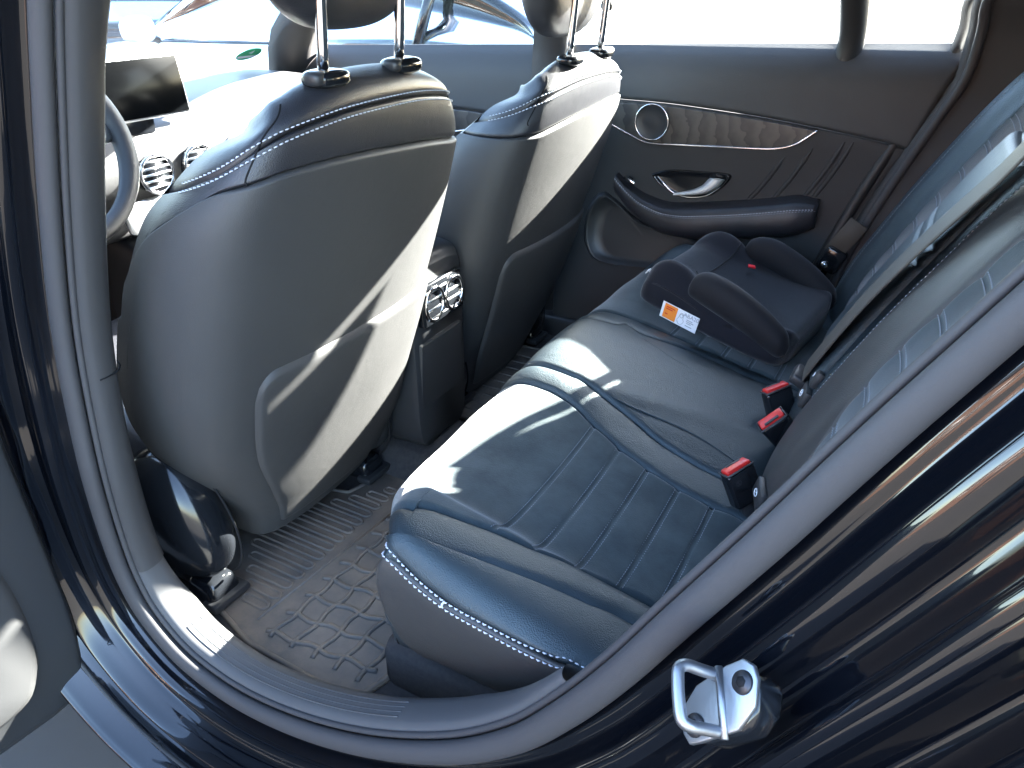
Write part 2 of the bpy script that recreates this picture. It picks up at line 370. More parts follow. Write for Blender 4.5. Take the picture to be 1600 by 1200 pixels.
# rubber edge on the sill, beads added on the rear jamb to mirror sky streaks, grey running plate below
def jline(i0, i1, a_, b_, k): return np.array([LOOP[i]+OUT[i]*(a_*k+wr[i]*.6)+np.array([0, b_, 0]) for i in range(i0, i1)])
for nm, a_, b_, r_ in (('jamb_streak_bead', .097, -.056, .0085), ('outer_streak_bead', .160, -.094, .0140)):
    tube(nm, jline(152, 240, a_, b_, 1.0), r_, 'paint', car, 12, ref=(0, 1, 0))
tube('edge_rubber', jline(52, 150, .150, -.075, .66), .0055, 'rubber', car, 10, ref=(0, 1, 0))
sb = jline(76, 150, .19, -.118, .66); V = []
for p in sb: V += [p+np.array([0, -.0, 0]), p+np.array([0, -.012, -.004]), p+np.array([0, -.07, -.016]), p+np.array([0, -.085, -.03])]
# ------------------------------------------------------------------ inner trims that meet the seal
def trim(name, i0, i1, prof, m, flip=False):
    V = []
    for i in range(i0, i1):
        ys = np.interp(i, [0, 15, 40, 60, 84, 98, 146, 166], [.95, .80, .74, .70, .78, 1, 1, .35]) if m != 'plastic' else 1
        V.append([LOOP[i]-OUT[i]*(wr[i]+a_)+np.array([0, .012+(b_-.012)*ys, c_]) for a_, b_, c_ in prof])
    return mesh(name, np.array(V).reshape(-1, 3), gridfaces(i1-i0, len(prof)), m, car)
pil = [(.004, .012, 0), (.012, .014, 0), (.017, .022, 0), (.018, .034, 0), (.017, .048, 0), (.013, .060, 0), (.004, .071, 0), (-.010, .078, 0), (-.05, .082, 0), (-.12, .084, 0)]
pt = trim('pillar_trim', 0, 53, pil, 'pillar_trim'); pt2 = trim('pillar_foot', 52, 85, pil, 'pillar_trim')
trim('header_trim', 239, NL, pil, 'pillar_trim')
tube('trim_joint', [LOOP[52]-OUT[52]*(wr[52]+a_+.0006)+np.array([0, .012+(b_-.012)*.80, 0]) for a_, b_, c_ in pil[2:8]], .0011, 'foam', car, 6, ref=(1, 0, 0))
sil = [(.004, .012, 0), (.010, .014, .0), (.013, .022, 0), (.014, .032, 0), (.0145, .046, 0), (.012, .058, 0), (.004, .068, 0), (-.010, .074, 0), (-.030, .078, 0), (-.06, .080, 0)]
sp_ = trim('sill_plate', 84, 166, sil, 'plastic_grey')
for k_, yy in enumerate((.026, .034, .042, .050)):
    tube('sill_rib', [LOOP[i]-OUT[i]*(wr[i]+.0140)+np.array([0, yy, 0]) for i in range(101, 138)], .0010, 'plastic_grey', sp_, 6, ref=(0, 1, 0))
arch = [(.004, .012, 0), (.003, .018, 0), (-.006, .026, 0), (-.02, .034, 0), (-.04, .04, 0)]
trim('arch_trim', 163, 240, arch, 'plastic')
# ------------------------------------------------------------------ door striker on the rear jamb
SC0 = at(1128, 1098, 'Y', .392); nz = np.array([-.58, -.58, .57]); nz /= np.linalg.norm(nz)       # the plate looks forward, to the door latch
st = thing('door_striker', 'bare steel door striker with bent loop bolted to the black jamb', 'latch', loc=tuple(SC0))
ex = np.array([.66, -.04, .63]); ex -= nz*(ex@nz); ex /= np.linalg.norm(ex); ez = np.cross(nz, ex); ez = ez if ez[2] > 0 else -ez
KS = .86
pl = [(a_*KS, b_*KS) for a_, b_ in [(-.040, -.022), (-.034, -.031), (-.020, -.030), (.018, -.024), (.036, -.008), (.042, .012), (.040, .024), (.030, .031), (.012, .028), (-.022, .016), (-.036, .002), (-.041, -.012)]]
prism('plate', [SC0+ex*a_+ez*b_ for a_, b_ in pl], nz, .0050, 'steel', st, .0012, 2)
prism('base_block', [SC0+ex*(a_*.86+.002)+ez*(b_*.86-.003)-nz*.0005 for a_, b_ in pl], -nz, .030, 'gloss_plastic', st, .004, 2)
for a_, b_ in ((.024, .010), (-.022, -.014)):
    c = SC0+ex*a_+ez*b_+nz*.0055; o = tube('bolt', [c, c+nz*.0020], [.0088, .0080], 'bolt', st, 24, ref=tuple(ez))
    tube('bolt_socket', [c+nz*.0020, c+nz*.0024], [.0042, .0042], 'foam', o, 6, ref=tuple(ez))
tube('stiffening_rib', [SC0+ex*.004+ez*.024+nz*.0055, SC0+ex*.004-ez*.026+nz*.0055], .0030, 'steel', st, 8, ref=tuple(nz))
lp_ = [(.000, .022, .003), (-.002, .023, .020), (-.004, .024, .034), (-.006, .020, .041), (-.006, .008, .043), (-.006, -.008, .043), (-.006, -.020, .041), (-.004, -.024, .034), (-.002, -.024, .020), (.000, -.024, .003)]
tube('loop', spline([SC0+ex*a_*KS+ez*b_*KS+nz*c_*.95 for a_, b_, c_ in lp_], 70), .0046, 'steel', st, 14, ref=tuple(ex))
# ------------------------------------------------------------------ floor, tunnel, rear quarter, roof and pillars (one shell)
def slab(name, x0, x1, y0, y1, z0, z1, m, b=.01): return box(name, ((x0+x1)/2, (y0+y1)/2, (z0+z1)/2), (x1-x0, y1-y0, z1-z0), m, car, b, 2)
slab('floor_carpet', -2.0, .1, .47, 1.86, .385, .413, 'carpet', .006)
secs = []
for x, zt in ((-1.30, .52), (-1.15, .50), (-1.0, .482), (-.8, .468), (-.62, .462), (-.45, .460)):
    secs.append([(x, 1.02, .40), (x, 1.045, .43), (x, 1.07, zt-.012), (x, 1.10, zt), (x, 1.16, zt+.003), (x, 1.22, zt), (x, 1.25, zt-.012), (x, 1.275, .43), (x, 1.30, .40)])
loft('tunnel_carpet', secs, 'carpet', car, 40, 40, closed=False, flip=True)
slab('seat_box', -.565, .30, .60, 1.86, .40, .50, 'carpet', .02)
slab('far_body_side', -2.0, .46, 1.955, 2.02, .33, 1.12, 'paint', .02)
slab('far_sill', -2.0, .2, 1.86, 1.95, .38, .47, 'plastic', .015)
slab('roof', -1.00, 1.35, .58, 1.76, 1.585, 1.615, 'paint', .012); slab('headliner', -.98, 1.33, .60, 1.74, 1.565, 1.583, 'headliner', .006)
slab('rear_shelf', .30, 1.30, .52, 1.82, 1.06, 1.09, 'plastic', .01); slab('boot_floor', .32, 1.40, .45, 1.87, .70, .73, 'carpet', .01)
slab('tailgate', 1.36, 1.44, .45, 1.87, .55, 1.12, 'paint', .02)
mesh('rear_glass', [(1.42, .60, 1.12), (1.42, 1.74, 1.12), (1.20, 1.68, 1.59), (1.20, .66, 1.59)], [(0, 1, 2, 3)], 'car_glass', car, False)
# far pillars: A, B, C
def post(name, pts, w_, d_, m):
    V = []; P = spline(pts, 16)
    for p in P: V += [p+np.array([a_*w_, b_*d_, 0]) for a_, b_ in ((-1, -.2), (-.8, -.8), (0, -1), (.8, -.8), (1, -.2), (1, 1), (-1, 1))]
    return mesh(name, V, [t[::-1] for t in gridfaces(16, 7, True)], m, car)
bp0 = at(858, 112, 'Y', 1.935); bp1 = at(862, 40, 'Y', 1.91)
post('far_pillar', [bp0+np.array([0, 0, -.75]), bp0+np.array([0, -.01, -.3]), bp0, bp1, bp1+np.array([.03, -.10, .25])], .048, .035, 'pillar_trim')
ap0 = at(455, 125, 'X', -1.90); ap1 = at(468, 30, 'X', -1.70); ap2 = np.array([-1.00, 1.70, 1.58])
post('windscreen_pillar', [ap0+np.array([0, 0, -.10]), ap0, ap1, ap1*.5+ap2*.5+np.array([0, .01, .03]), ap2], .065, .055, 'pillar_trim')
np0 = np.array([-1.92, .42, 1.10]); np2 = np.array([-1.00, .62, 1.58])
post('windscreen_pillar', [np0, np0*.7+np2*.3+np.array([0, 0, .02]), np0*.4+np2*.6+np.array([0, 0, .03]), np2], .055, .045, 'pillar_trim')
# broad rear pillar trim, far side
ce = [at(1545, -55, 'Y', 1.85), at(1509, 0, 'Y', 1.87), at(1500, 50, 'Y', 1.90), at(1478, 118, 'Y', 1.91), at(1440, 175, 'Y', 1.90), at(1395, 240, 'Y', 1.89), at(1345, 315, 'Y', 1.885), at(1297, 395, 'Y', 1.88), at(1275, 440, 'Y', 1.875)]
ce = spline(ce, 40)+np.array([.018, 0, 0]); V = []
for i, p in enumerate(ce):
    V += [p+np.array([dx, dy, 0]) for dx, dy in ((-.004, .02), (.004, -.006), (.018, -.014), (.034, -.012), (.05, -.012), (.12, -.020), (.24, -.035), (.42, -.04))]
mesh('rear_pillar_trim', V, gridfaces(40, 8), 'pillar_trim', car)
tube('pillar_bead', ce+np.array([.020, -.016, 0]), .010, 'weatherstrip', car, 10, ref=(0, 1, 0))
slab('far_quarter', .46, 1.36, 1.84, 1.90, .45, 1.12, 'plastic', .02); slab('far_rear_pillar', .62, 1.30, 1.76, 1.84, 1.10, 1.59, 'headliner', .02)
ba = thing('belt_anchor', 'black belt anchor with bright bolt low beside the far door edge', 'anchor', loc=tuple(at(1300, 410, 'Y', 1.84)))
c = at(1300, 405, 'Y', 1.84); box('housing', c, (.05, .03, .06), 'gloss_plastic', ba, .008, 2, Matrix.Rotation(.4, 3, 'Y')); box('webbing', c+np.array([.02, -.005, .055]), (.045, .004, .09), 'strap', ba, .001, 1, Matrix.Rotation(.5, 3, 'Y'))
tube('bolt', [c+np.array([-.012, -.014, -.01]), c+np.array([-.014, -.022, -.01])], .008, 'chrome', ba, 16, ref=(0, 0, 1))
# near quarter behind the doorway and near roof rail, so the shell is closed
q0 = LOOP[239]
slab('near_quarter', .20, 1.40, .39, .45, .35, 1.14, 'paint', .02); slab('near_rear_pillar', .20, 1.25, .53, .60, 1.10, 1.59, 'paint', .02)
tube('near_roof_rail', [(-1.02, .60, 1.575), (-.5, .575, 1.60), (0, .575, 1.59), (.5, .58, 1.57)], .035, 'pillar_trim', car, 12)
tube('far_roof_rail', [(-1.02, 1.72, 1.580), (-.6, 1.775, 1.565), (-.3, 1.79, 1.545), (.05, 1.79, 1.532), (.4, 1.79, 1.53), (1.2, 1.77, 1.54)], .035, 'pillar_trim', car, 12)
slab('far_roof_side', -.98, 1.33, 1.748, 1.812, 1.497, 1.600, 'headliner', .02)  # out of view, added to stop sun passing above the rail
slab('far_pillar_upper', .045, .70, 1.80, 1.842, 1.375, 1.600, 'headliner', .015)  # unseen slab added to keep sun off the rear cushion
tube('windscreen_header', [(-1.03, .60, 1.585), (-1.06, 1.16, 1.60), (-1.03, 1.74, 1.585)], .04, 'headliner', car, 12)
mesh('windscreen', [(-1.97, .45, 1.105), (-2.05, 1.16, 1.105), (-1.97, 1.86, 1.105), (-1.03, 1.72, 1.585), (-1.06, 1.16, 1.60), (-1.03, .62, 1.585)], [(0, 1, 4, 5), (1, 2, 3, 4)], 'glass', car, False)
slab('bonnet', -3.2, -2.06, .42, 1.90, .88, 1.03, 'paint', .08); slab('firewall', -2.06, -2.00, .45, 1.88, .40, 1.08, 'plastic', .01)
# near front door, closed (ahead of the pillar)
nfd = thing('front_door', 'near front door, closed, ahead of the grey pillar trim', 'car door', loc=(-1.45, .38, .40))
box('door_panel', (-1.45, .385, .78), (.94, .085, .74), 'paint', nfd, .03, 3); box('inner_panel', (-1.45, .440, .80), (.90, .03, .66), 'door_dark', nfd, .012, 2)
mesh('window_glass', [(-1.80, .40, 1.15), (-.98, .40, 1.15), (-.93, .57, 1.56), (-1.25, .58, 1.56)], [(0, 1, 2, 3)], 'glass', nfd, False)

# ================================================================== floor mats
def mat_sheet(name, outline, z, label, m='mat_rubber'):
    t = thing(name, label, 'floor mat', 'rear floor mats', loc=(float(np.mean([p[0] for p in outline])), float(np.mean([p[1] for p in outline])), z))
    prism('sheet', [(x, y, z) for x, y in outline], (0, 0, 1), .006, m, t, .002, 2)
    o = np.array([(x, y, z+.006) for x, y in outline]); c = o.mean(0); rim = c+(o-c)*.985
    tube('raised_rim', resample(np.vstack([rim, rim[:1]]), 160), .0045, m, t, 8, ref=(0, 0, 1)); return t
MZ = .4135
notch = [at(x, y, 'Z', MZ)[:2] for x, y in ((498, 752), (520, 768), (545, 772), (566, 762), (592, 742), (614, 738), (640, 745))]
ol = [(-1.14, .66), (-1.14, .86)]+[tuple(p) for p in notch]+[(-.80, 1.055), (-.60, 1.03), (-.56, .92), (-.555, .60), (-.57, .558), (-.62, .540), (-.80, .545), (-.94, .585), (-1.00, .62), (-1.05, .64)]
mat_n = mat_sheet('floor_mat', ol, MZ, 'ribbed rubber mat with diamond tread below the driver seat')
zt = MZ+.006
def capsule(x0, x1, y, hw, r, name='rib'):
    p = [(x0+hw*(1-math.cos(b)), y+hw*math.sin(b), zt) for b in np.linspace(-math.pi/2, math.pi/2, 8)][::-1]
    p2 = [(x1-hw*(1-math.cos(b)), y+hw*math.sin(b), zt) for b in np.linspace(math.pi/2, -math.pi/2, 8)][::-1]
    ring = [(x0+hw-hw*math.cos(b), y+hw*math.sin(b), zt) for b in np.linspace(math.pi/2, -math.pi/2, 8)]+[(x1-hw+hw*math.cos(b), y+hw*math.sin(b), zt) for b in np.linspace(-math.pi/2, math.pi/2, 8)]
    return tube(name, ring, r, 'mat_rubber', mat_n, 6, ref=(0, 0, 1), closed=True)
for i in range(14):
    y = .622+i*.0285; L = .055+.105*min(1, i/4.5)
    if i > 9: L = .12-.024*(i-9)
    capsule(-.835-L, -.832, y, .0085, .0032)
tube('ridge', [at(402, 968, 'Z', zt), at(515, 878, 'Z', zt), at(632, 786, 'Z', zt)], .0030, 'mat_rubber', mat_n, 8, ref=(0, 0, 1))
def wavy(a_, b_, n=40, amp=.0035): 
    a_, b_ = np.array(a_), np.array(b_); d = b_-a_; q = np.array([-d[1], d[0]])/np.linalg.norm(d)
    return [np.r_[a_+d*t+q*amp*math.sin(t*np.linalg.norm(d)/.036*math.pi*1.0), zt] for t in np.linspace(0, 1, n)]
for i in range(9): 
    y = .582+i*.047; tube('ridge', wavy((-.795, y), (-.580, y+.024)), .0046, 'mat_rubber', mat_n, 8, ref=(0, 0, 1))
for i in range(5):
    x = -.780+i*.046; tube('ridge', wavy((x, .575), (x+.018, 1.00), 60, .003), .0046, 'mat_rubber', mat_n, 8, ref=(0, 0, 1))
olf = [(-1.12, 1.32), (-1.12, 1.72), (-.90, 1.74), (-.58, 1.74), (-.56, 1.34), (-.85, 1.315)]
mat_f = mat_sheet('floor_mat', olf, MZ, 'brown dusty rubber mat between the passenger seat and far cushion')
for i in range(9): 
    y = 1.36+i*.04; tube('rib', [(-.98, y, zt), (-.82, y, zt)], .003, 'mat_rubber', mat_f, 6, ref=(0, 0, 1))
# ================================================================== rear bench: cushion
CP = [(-.04, .640), (-.13, .672), (-.22, .692), (-.32, .712), (-.42, .732), (-.50, .745), (-.555, .742), (-.592, .715), (-.606, .665), (-.600, .59), (-.585, .50), (-.575, .44)]
CC = [(.548, .035, .095), (.60, .045, .066), (.66, .030, .036), (.70, .004, .012), (.80, -.006, 0), (.92, -.004, -.004), (1.0, .004, 0), (1.06, .020, .005), (1.13, .030, .010),
      (1.24, .030, .010), (1.31, .020, .005), (1.37, .004, 0), (1.47, -.006, -.003), (1.60, -.006, 0), (1.70, .004, .012), (1.76, .030, .035), (1.81, .030, .06), (1.85, -.03, .09)]
net = []
for i, (x, z) in enumerate(CP):
    t = min(1, max(0, (i-3)/4)); t = t*t*(3-2*t); row = []
    xs = x+.08*t
    if i <= 6:
        zt = z+.035*(.45+.55*min(1, i/5)); row = [(xs+.015, .600, .515), (xs+.004, .556, .60), (xs, .530, .5*(zt+.60)+.035)]
    else:
        q = (i-6)/5; zb = .515-.02*q
        row = [(-.46-.01*q, .600+.004*i, zb), (-.478-.025*q, .562+.008*(i-6), .60-.085*q), (-.497-.03*q, .540+.012*(i-6), .69-.16*q)]
    for (y, dz, dx) in CC:
        dzz = dz*(.45+.55*min(1, i/5)) if i <= 6 else dz*max(0, 1-(i-6)/3)
        q = max(0, (i-6)/5); wn = max(0, (.70-y)/.16) if y < .70 else 0; wn = min(1, wn)
        row.append((x+dx*t+.03*wn*q, y+wn*q*(.66-y)*.9, z+dzz+.085*q*wn))
    net.append(row)
CUSH = Surf(net, 1)
n_ = CUSH.nrm(.5, .3)
if n_[2] < 0: CUSH.out = -1
bench = thing('rear_bench_seat', 'black leather rear bench with grey suede inserts and white stitching', 'car seat', loc=(-.3, 1.17, .44))
CUSH.full('cushion_base', 'foam', bench, 120, 120, -.010)
NU = len(CC)+3-1
def uofy(y):                                      # column parameter of a lateral position on the top
    ys = [c[0] for c in CC]; return (3+np.interp(y, ys, range(len(ys))))/NU
def seam(S, px, front=True, back=True, n=160, vb=.0, vf=.995):
    uv = S.trace(px); uv = uv[np.argsort(-uv[:, 1])]
    if front: uv = np.vstack([[uv[0, 0], vf], [uv[0, 0], (vf+uv[0, 1])/2], uv])
    if back: uv = np.vstack([uv, [uv[-1, 0]+(uv[-1, 0]-uv[-2, 0])*.6, vb]])
    return resample(spline(uv, n*3), n)
def ylines(a, b, n=160): return np.stack([np.full(n, uofy(a)), np.linspace(.995, 0, n)], -1) if b is None else resample(np.stack([[uofy(y) for y in a], b], -1), n)
sm_side0 = np.stack([np.full(160, .004), np.linspace(.62, 0, 160)], -1)
sm_edge = CUSH.trace([(634, 890), (660, 917), (692, 942), (725, 962), (760, 981), (797, 1001), (833, 1019), (870, 1035), (905, 1049)]); sm_edge = sm_edge[np.argsort(-sm_edge[:, 1])]
sm_edge = np.vstack([sm_edge, [sm_edge[-1, 0], .0]]); sm_edge = resample(spline(sm_edge, 400), 160)
sm_roll = CUSH.trace([(640, 874), (662, 866), (700, 870), (783, 890), (867, 918), (935, 946), (990, 970)]); sm_roll = sm_roll[np.argsort(-sm_roll[:, 1])]
sm_roll = np.vstack([sm_roll, [sm_roll[-1, 0]-.002, .0]]); sm_roll = resample(spline(sm_roll, 400), 160)
sm_inner = seam(CUSH, [(640, 789), (652, 787), (673, 790), (728, 810), (787, 833), (845, 860), (900, 886), (960, 914), (1010, 938)])
sm_su = seam(CUSH, [(842, 603), (862, 610), (895, 630), (928, 663), (965, 697), (1007, 728), (1050, 757), (1105, 786), (1150, 806)])
sm_m1 = seam(CUSH, [(880, 580), (905, 590), (931, 609), (985, 652), (1030, 690), (1090, 727), (1150, 757)])
sm_m2 = seam(CUSH, [(950, 503), (979, 507), (1006, 522), (1060, 541), (1108, 559), (1160, 583), (1190, 596)])
sm_fs = ylines([1.40, 1.40, 1.39, 1.375], [.995, .55, .35, 0])
sm_f0 = ylines(1.70, None); sm_f1 = np.stack([np.full(160, .985), np.linspace(.995, 0, 160)], -1)
corner = np.vstack([[.003, .80], [.05, .80], [.085, .72], sm_edge[0]])
CUSH.panel('side_panel', sm_side0, sm_edge, 'leather_side', bench, h=.006, r=.014, n=120, k=40, lift=.001)
# nose panel that wraps the front corner, outer bolster, inner bolster
nose_a = resample(np.vstack([[.004, .995], [.004, .66], [.05, .62], sm_edge[0]+[-.002, .01]]), 90)
nose_b = resample(np.vstack([sm_inner[0], sm_inner[:40][::8], sm_inner[40]]), 90)
nose_b = np.stack([np.linspace(sm_inner[0, 0], sm_inner[0, 0], 90), np.linspace(.995, sm_roll[0, 1]+.01, 90)], -1)
CUSH.panel('front_panel', np.stack([np.full(90, .004), np.linspace(.995, .63, 90)], -1), np.stack([np.full(90, sm_inner[0, 0]), np.linspace(.995, .63, 90)], -1), 'leather', bench, h=.004, r=.010, n=80, k=70, ends=False)
CUSH.panel('outer_bolster', sm_edge, sm_roll, 'leather', bench, h=.011, r=.022, n=140, k=44, lift=.002, puff=.004)
inner_from = resample(np.vstack([[sm_roll[0, 0]-.035, .63], [sm_roll[0, 0]-.02, sm_roll[0, 1]+.012], sm_roll]), 160)
inner_to = sm_inner[sm_inner[:, 1] <= .64]
CUSH.panel('inner_bolster', inner_from, inner_to, 'leather', bench, h=.009, r=.018, n=150, k=50, puff=.002, ends=False)
XS = [-.390, -.335, -.280, -.225, -.170]
def channels(U, V, P):
    g = 0
    for x in XS: g = g-.0032*np.exp(-((P[..., 0]-x)/.0035)**2)
    ph = (P[..., 0]-XS[0])/.055; inside = 1/(1+np.exp(-(P[..., 0]-XS[0])/.006))
    return g+inside*.0022*np.abs(np.sin(np.pi*ph))+.0016*np.sin(P[..., 1]*37+P[..., 0]*23)*np.sin(P[..., 0]*31)
CUSH.panel('seat_insert', sm_inner, sm_su, 'suede', bench, h=.006, r=.012, n=330, k=70, extra=channels)
CUSH.panel('inner_roll', sm_su, sm_m1, 'leather', bench, h=.005, r=.012, n=150, k=40, puff=.003)
def midfold(U, V, P): return .003*np.exp(-((P[..., 1]-1.05-.25*(P[..., 0]+.5))/.02)**2)
CUSH.panel('middle_seat', sm_m1, sm_m2, 'leather', bench, h=.007, r=.016, n=150, k=70, puff=.004, extra=midfold)
CUSH.panel('inner_roll', sm_m2, sm_fs, 'leather', bench, h=.005, r=.012, n=150, k=40, puff=.003)
CUSH.panel('seat_insert', sm_fs, sm_f0, 'suede', bench, h=.006, r=.012, n=330, k=60, extra=channels)
CUSH.panel('outer_bolster', sm_f0, sm_f1, 'leather', bench, h=.006, r=.014, n=120, k=40)
# creases on the middle seat
for px in ([(949, 618), (994, 640), (1060, 668), (1110, 696), (1165, 735)], [(1003, 530), (1050, 562), (1090, 584), (1130, 606)]):
    c = CUSH.curve(px, 40); tube('seam_welt', CUSH.line3(c, .0025), np.r_[np.linspace(.0004, .0022, 20), np.linspace(.0022, .0006, 20)], 'leather', bench, 6, ref=CUSH.nrm(c[:, 0], c[:, 1]))
# piping on the corner and stitching
k_ = sm_edge[8:]; N_ = CUSH.nrm(k_[:, 0], k_[:, 1])
sstitch('stitching', CUSH, k_, 'thread', bench, sides=(.0055,), off=.0022, dash=.0052, gap=.0026, r=.0010)
sstitch('stitching', CUSH, k_, 'thread', bench, sides=(-.0055,), off=.0018, dash=.0052, gap=.0026, r=.0010)
pip = resample(np.vstack([[.02, .66], [.055, .645], sm_edge[0]+[0, .006], sm_roll[:22]]), 60)
tube('piping', CUSH.line3(pip, -.001), .0032, 'leather', bench, 8, ref=CUSH.nrm(pip[:, 0], pip[:, 1]))
def xrow(S, x, ua, ub, n=50):                     # the line of constant X on the cushion between two seams
    out = []
    for f in np.linspace(.015, .985, n):
        lo, hi = .05, .5
        for _ in range(26):
            m_ = (lo+hi)/2; a = np.array([np.interp(m_, ua[::-1, 1], ua[::-1, 0]), m_]); b = np.array([np.interp(m_, ub[::-1, 1], ub[::-1, 0]), m_])
            uv = a*(1-f)+b*f
            if S.ev(*uv)[0] > x: lo = m_
            else: hi = m_
        out.append(uv)
    return np.array(out)
for (a, b) in ((sm_inner, sm_su), (sm_fs, sm_f0)):
    for x in XS:
        for dx in (-.0042, .0042):
            c = xrow(CUSH, x+dx, a, b); sstitch('stitching', CUSH, c, 'thread_fine', bench, off=-.0004, dash=.0034, gap=.0020, r=.00055)

# ================================================================== rear bench: backrest
BP = [(-.085, .60), (-.098, .69), (-.072, .79), (-.033, .88), (.012, .975), (.060, 1.065), (.105, 1.145), (.155, 1.215), (.21, 1.245), (.27, 1.24)]
BC = [(.50, -.02), (.545, .03), (.60, .045), (.65, .03), (.69, .0), (.78, -.004), (.87, -.002), (.92, .004), (.96, .016), (1.03, .022), (1.085, .014), (1.10, -.004), (1.115, .014), (1.20, .022), (1.33, .022),
      (1.40, .014), (1.44, .0), (1.55, -.004), (1.66, -.002), (1.71, .008), (1.75, .032), (1.80, .040), (1.835, .015), (1.85, -.04)]
BACK = Surf([[(x-d*.91, y, z+d*.42) for (y, d) in BC] for (x, z) in BP], 1)
if BACK.nrm(.5, .4)[0] > 0: BACK.out = -1
BACK.full('backrest_base', 'foam', bench, 140, 70, -.012)
core = [(x+.03, .515, z-.008) for x, z in BP[:9]]+[(x+.10, .515, z-.03) for x, z in BP[:8]][::-1]
prism('backrest_core', core, (0, 1, 0), 1.325, 'foam', bench, .004, 1)
bys = [c[0] for c in BC]
def bu(y): return np.interp(y, bys, range(len(bys)))/(len(bys)-1)
def bz(z): return np.interp(z, [p[1] for p in BP[:9]], range(9))/(len(BP)-1)
def bline(y, n=140, y2=None): return np.stack([np.full(n, bu(y)) if y2 is None else np.linspace(bu(y), bu(y2), n), np.linspace(.0, 1, n)], -1)
b_in = BACK.trace([(1240, 768), (1258, 733), (1294, 673), (1341, 613), (1392, 555), (1446, 506), (1500, 460), (1552, 413), (1592, 376)])
b_in = b_in[np.argsort(b_in[:, 1])]; b_in = np.vstack([[b_in[0, 0], 0], b_in, [b_in[-1, 0], 1]]); b_in = resample(b_in, 140)
b_in[:, 0] = np.convolve(np.pad(b_in[:, 0], 12, 'edge'), np.ones(25)/25, 'valid')
ZS = [.775, .832, .889, .944, .998, 1.050, 1.102, 1.152]
def bchan(U, V, P):
    g = 0
    for z in ZS: g = g-.0016*np.exp(-((P[..., 2]-z)/.0035)**2)
    z = P[..., 2]; f = (z-ZS[0])/.0545
    return g+.0024*np.abs(np.sin(np.pi*f))*(z > ZS[0]-.05)*(z < 1.19)
BACK.panel('outer_bolster', bline(.505), bline(.69), 'leather', bench, k=40)
BACK.panel('back_insert', bline(.69), b_in, 'suede', bench, n=300, k=50, r=.010, extra=bchan)
BACK.panel('inner_bolster', b_in, bline(1.10), 'leather_side', bench, n=160, k=50, r=.014, h=.008)
BACK.panel('middle_backrest', bline(1.10), bline(1.405), 'leather', bench, n=160, k=60, r=.014, h=.008)
BACK.panel('inner_roll', bline(1.405), bline(1.44), 'leather', bench, n=120, k=24, r=.008)
BACK.panel('back_insert', bline(1.44), bline(1.70), 'suede', bench, n=300, k=50, r=.010, extra=bchan)
BACK.panel('outer_bolster', bline(1.70), bline(1.848), 'leather', bench, n=140, k=44)
for z in ZS:
    for dz in (-.004, .004):
        for (a, b, c0, c1) in ((.69, None, .02, .97), (1.44, 1.70, .03, .97)):
            ub = np.interp(bz(z), b_in[:, 1], b_in[:, 0]) if b is None else bu(b); ua = bu(a); t = np.linspace(c0, c1, 40)
            uv = np.stack([ua+(ub-ua)*t, np.full(40, bz(z+dz))], -1)
            sstitch('stitching', BACK, uv, 'thread_fine', bench, off=.0006, dash=.0036, gap=.0020, r=.0007)
uv = np.stack([np.full(120, bu(1.083)), np.linspace(.16, .74, 120)], -1)
sstitch('stitching', BACK, uv, 'thread', bench, off=.0005, dash=.0046, gap=.0024, r=.0008)
uv = np.stack([np.full(120, bu(1.765)), np.linspace(.08, .78, 120)], -1)
sstitch('stitching', BACK, uv, 'thread_fine', bench, off=.0008, dash=.0046, gap=.0024, r=.0008)
# fold-down armrest set into the middle backrest
A_ = np.stack([np.full(60, bu(1.135)), np.linspace(bz(.80), bz(1.17), 60)], -1); B_ = np.stack([np.full(60, bu(1.385)), np.linspace(bz(.80), bz(1.17), 60)], -1)
def padg(U, V, P): return -.004*np.exp(-((P[..., 2]-1.03)/.004)**2)-.004*np.exp(-((P[..., 2]-1.055)/.004)**2)
BACK.panel('fold_armrest', A_, B_, 'leather', bench, n=120, k=50, r=.018, h=.010, lift=.012, extra=padg)
# child-seat anchor covers with their small printed emblem
for i, (px, py) in enumerate(((1192, 772), (1262, 618), (1282, 588))):
    uv = BACK.trace([(px, py)])[0]; p = BACK.ev(*uv); n = BACK.nrm(*uv); up = np.array([.35, 0, .93]); up = up-n*(up@n); up /= np.linalg.norm(up); sdv = np.cross(up, n)
    R = Matrix((Vector(sdv), Vector(up), Vector(n))).transposed()
    o = box('anchor_cover', p+n*.004, (.046, .030, .012), 'leather_side', bench, .004, 2, R)
    pts = [p+n*.0108+sdv*.007*math.cos(a)+up*.005*math.sin(a) for a in np.linspace(0, 2*math.pi, 20, endpoint=False)]
    tube('emblem', pts, .0008, 'white_print', o, 6, ref=n, closed=True)
    tube('emblem_bar', [p+n*.0108-sdv*.003-up*.002, p+n*.0108+sdv*.004+up*.003], .0008, 'white_print', o, 6, ref=n)

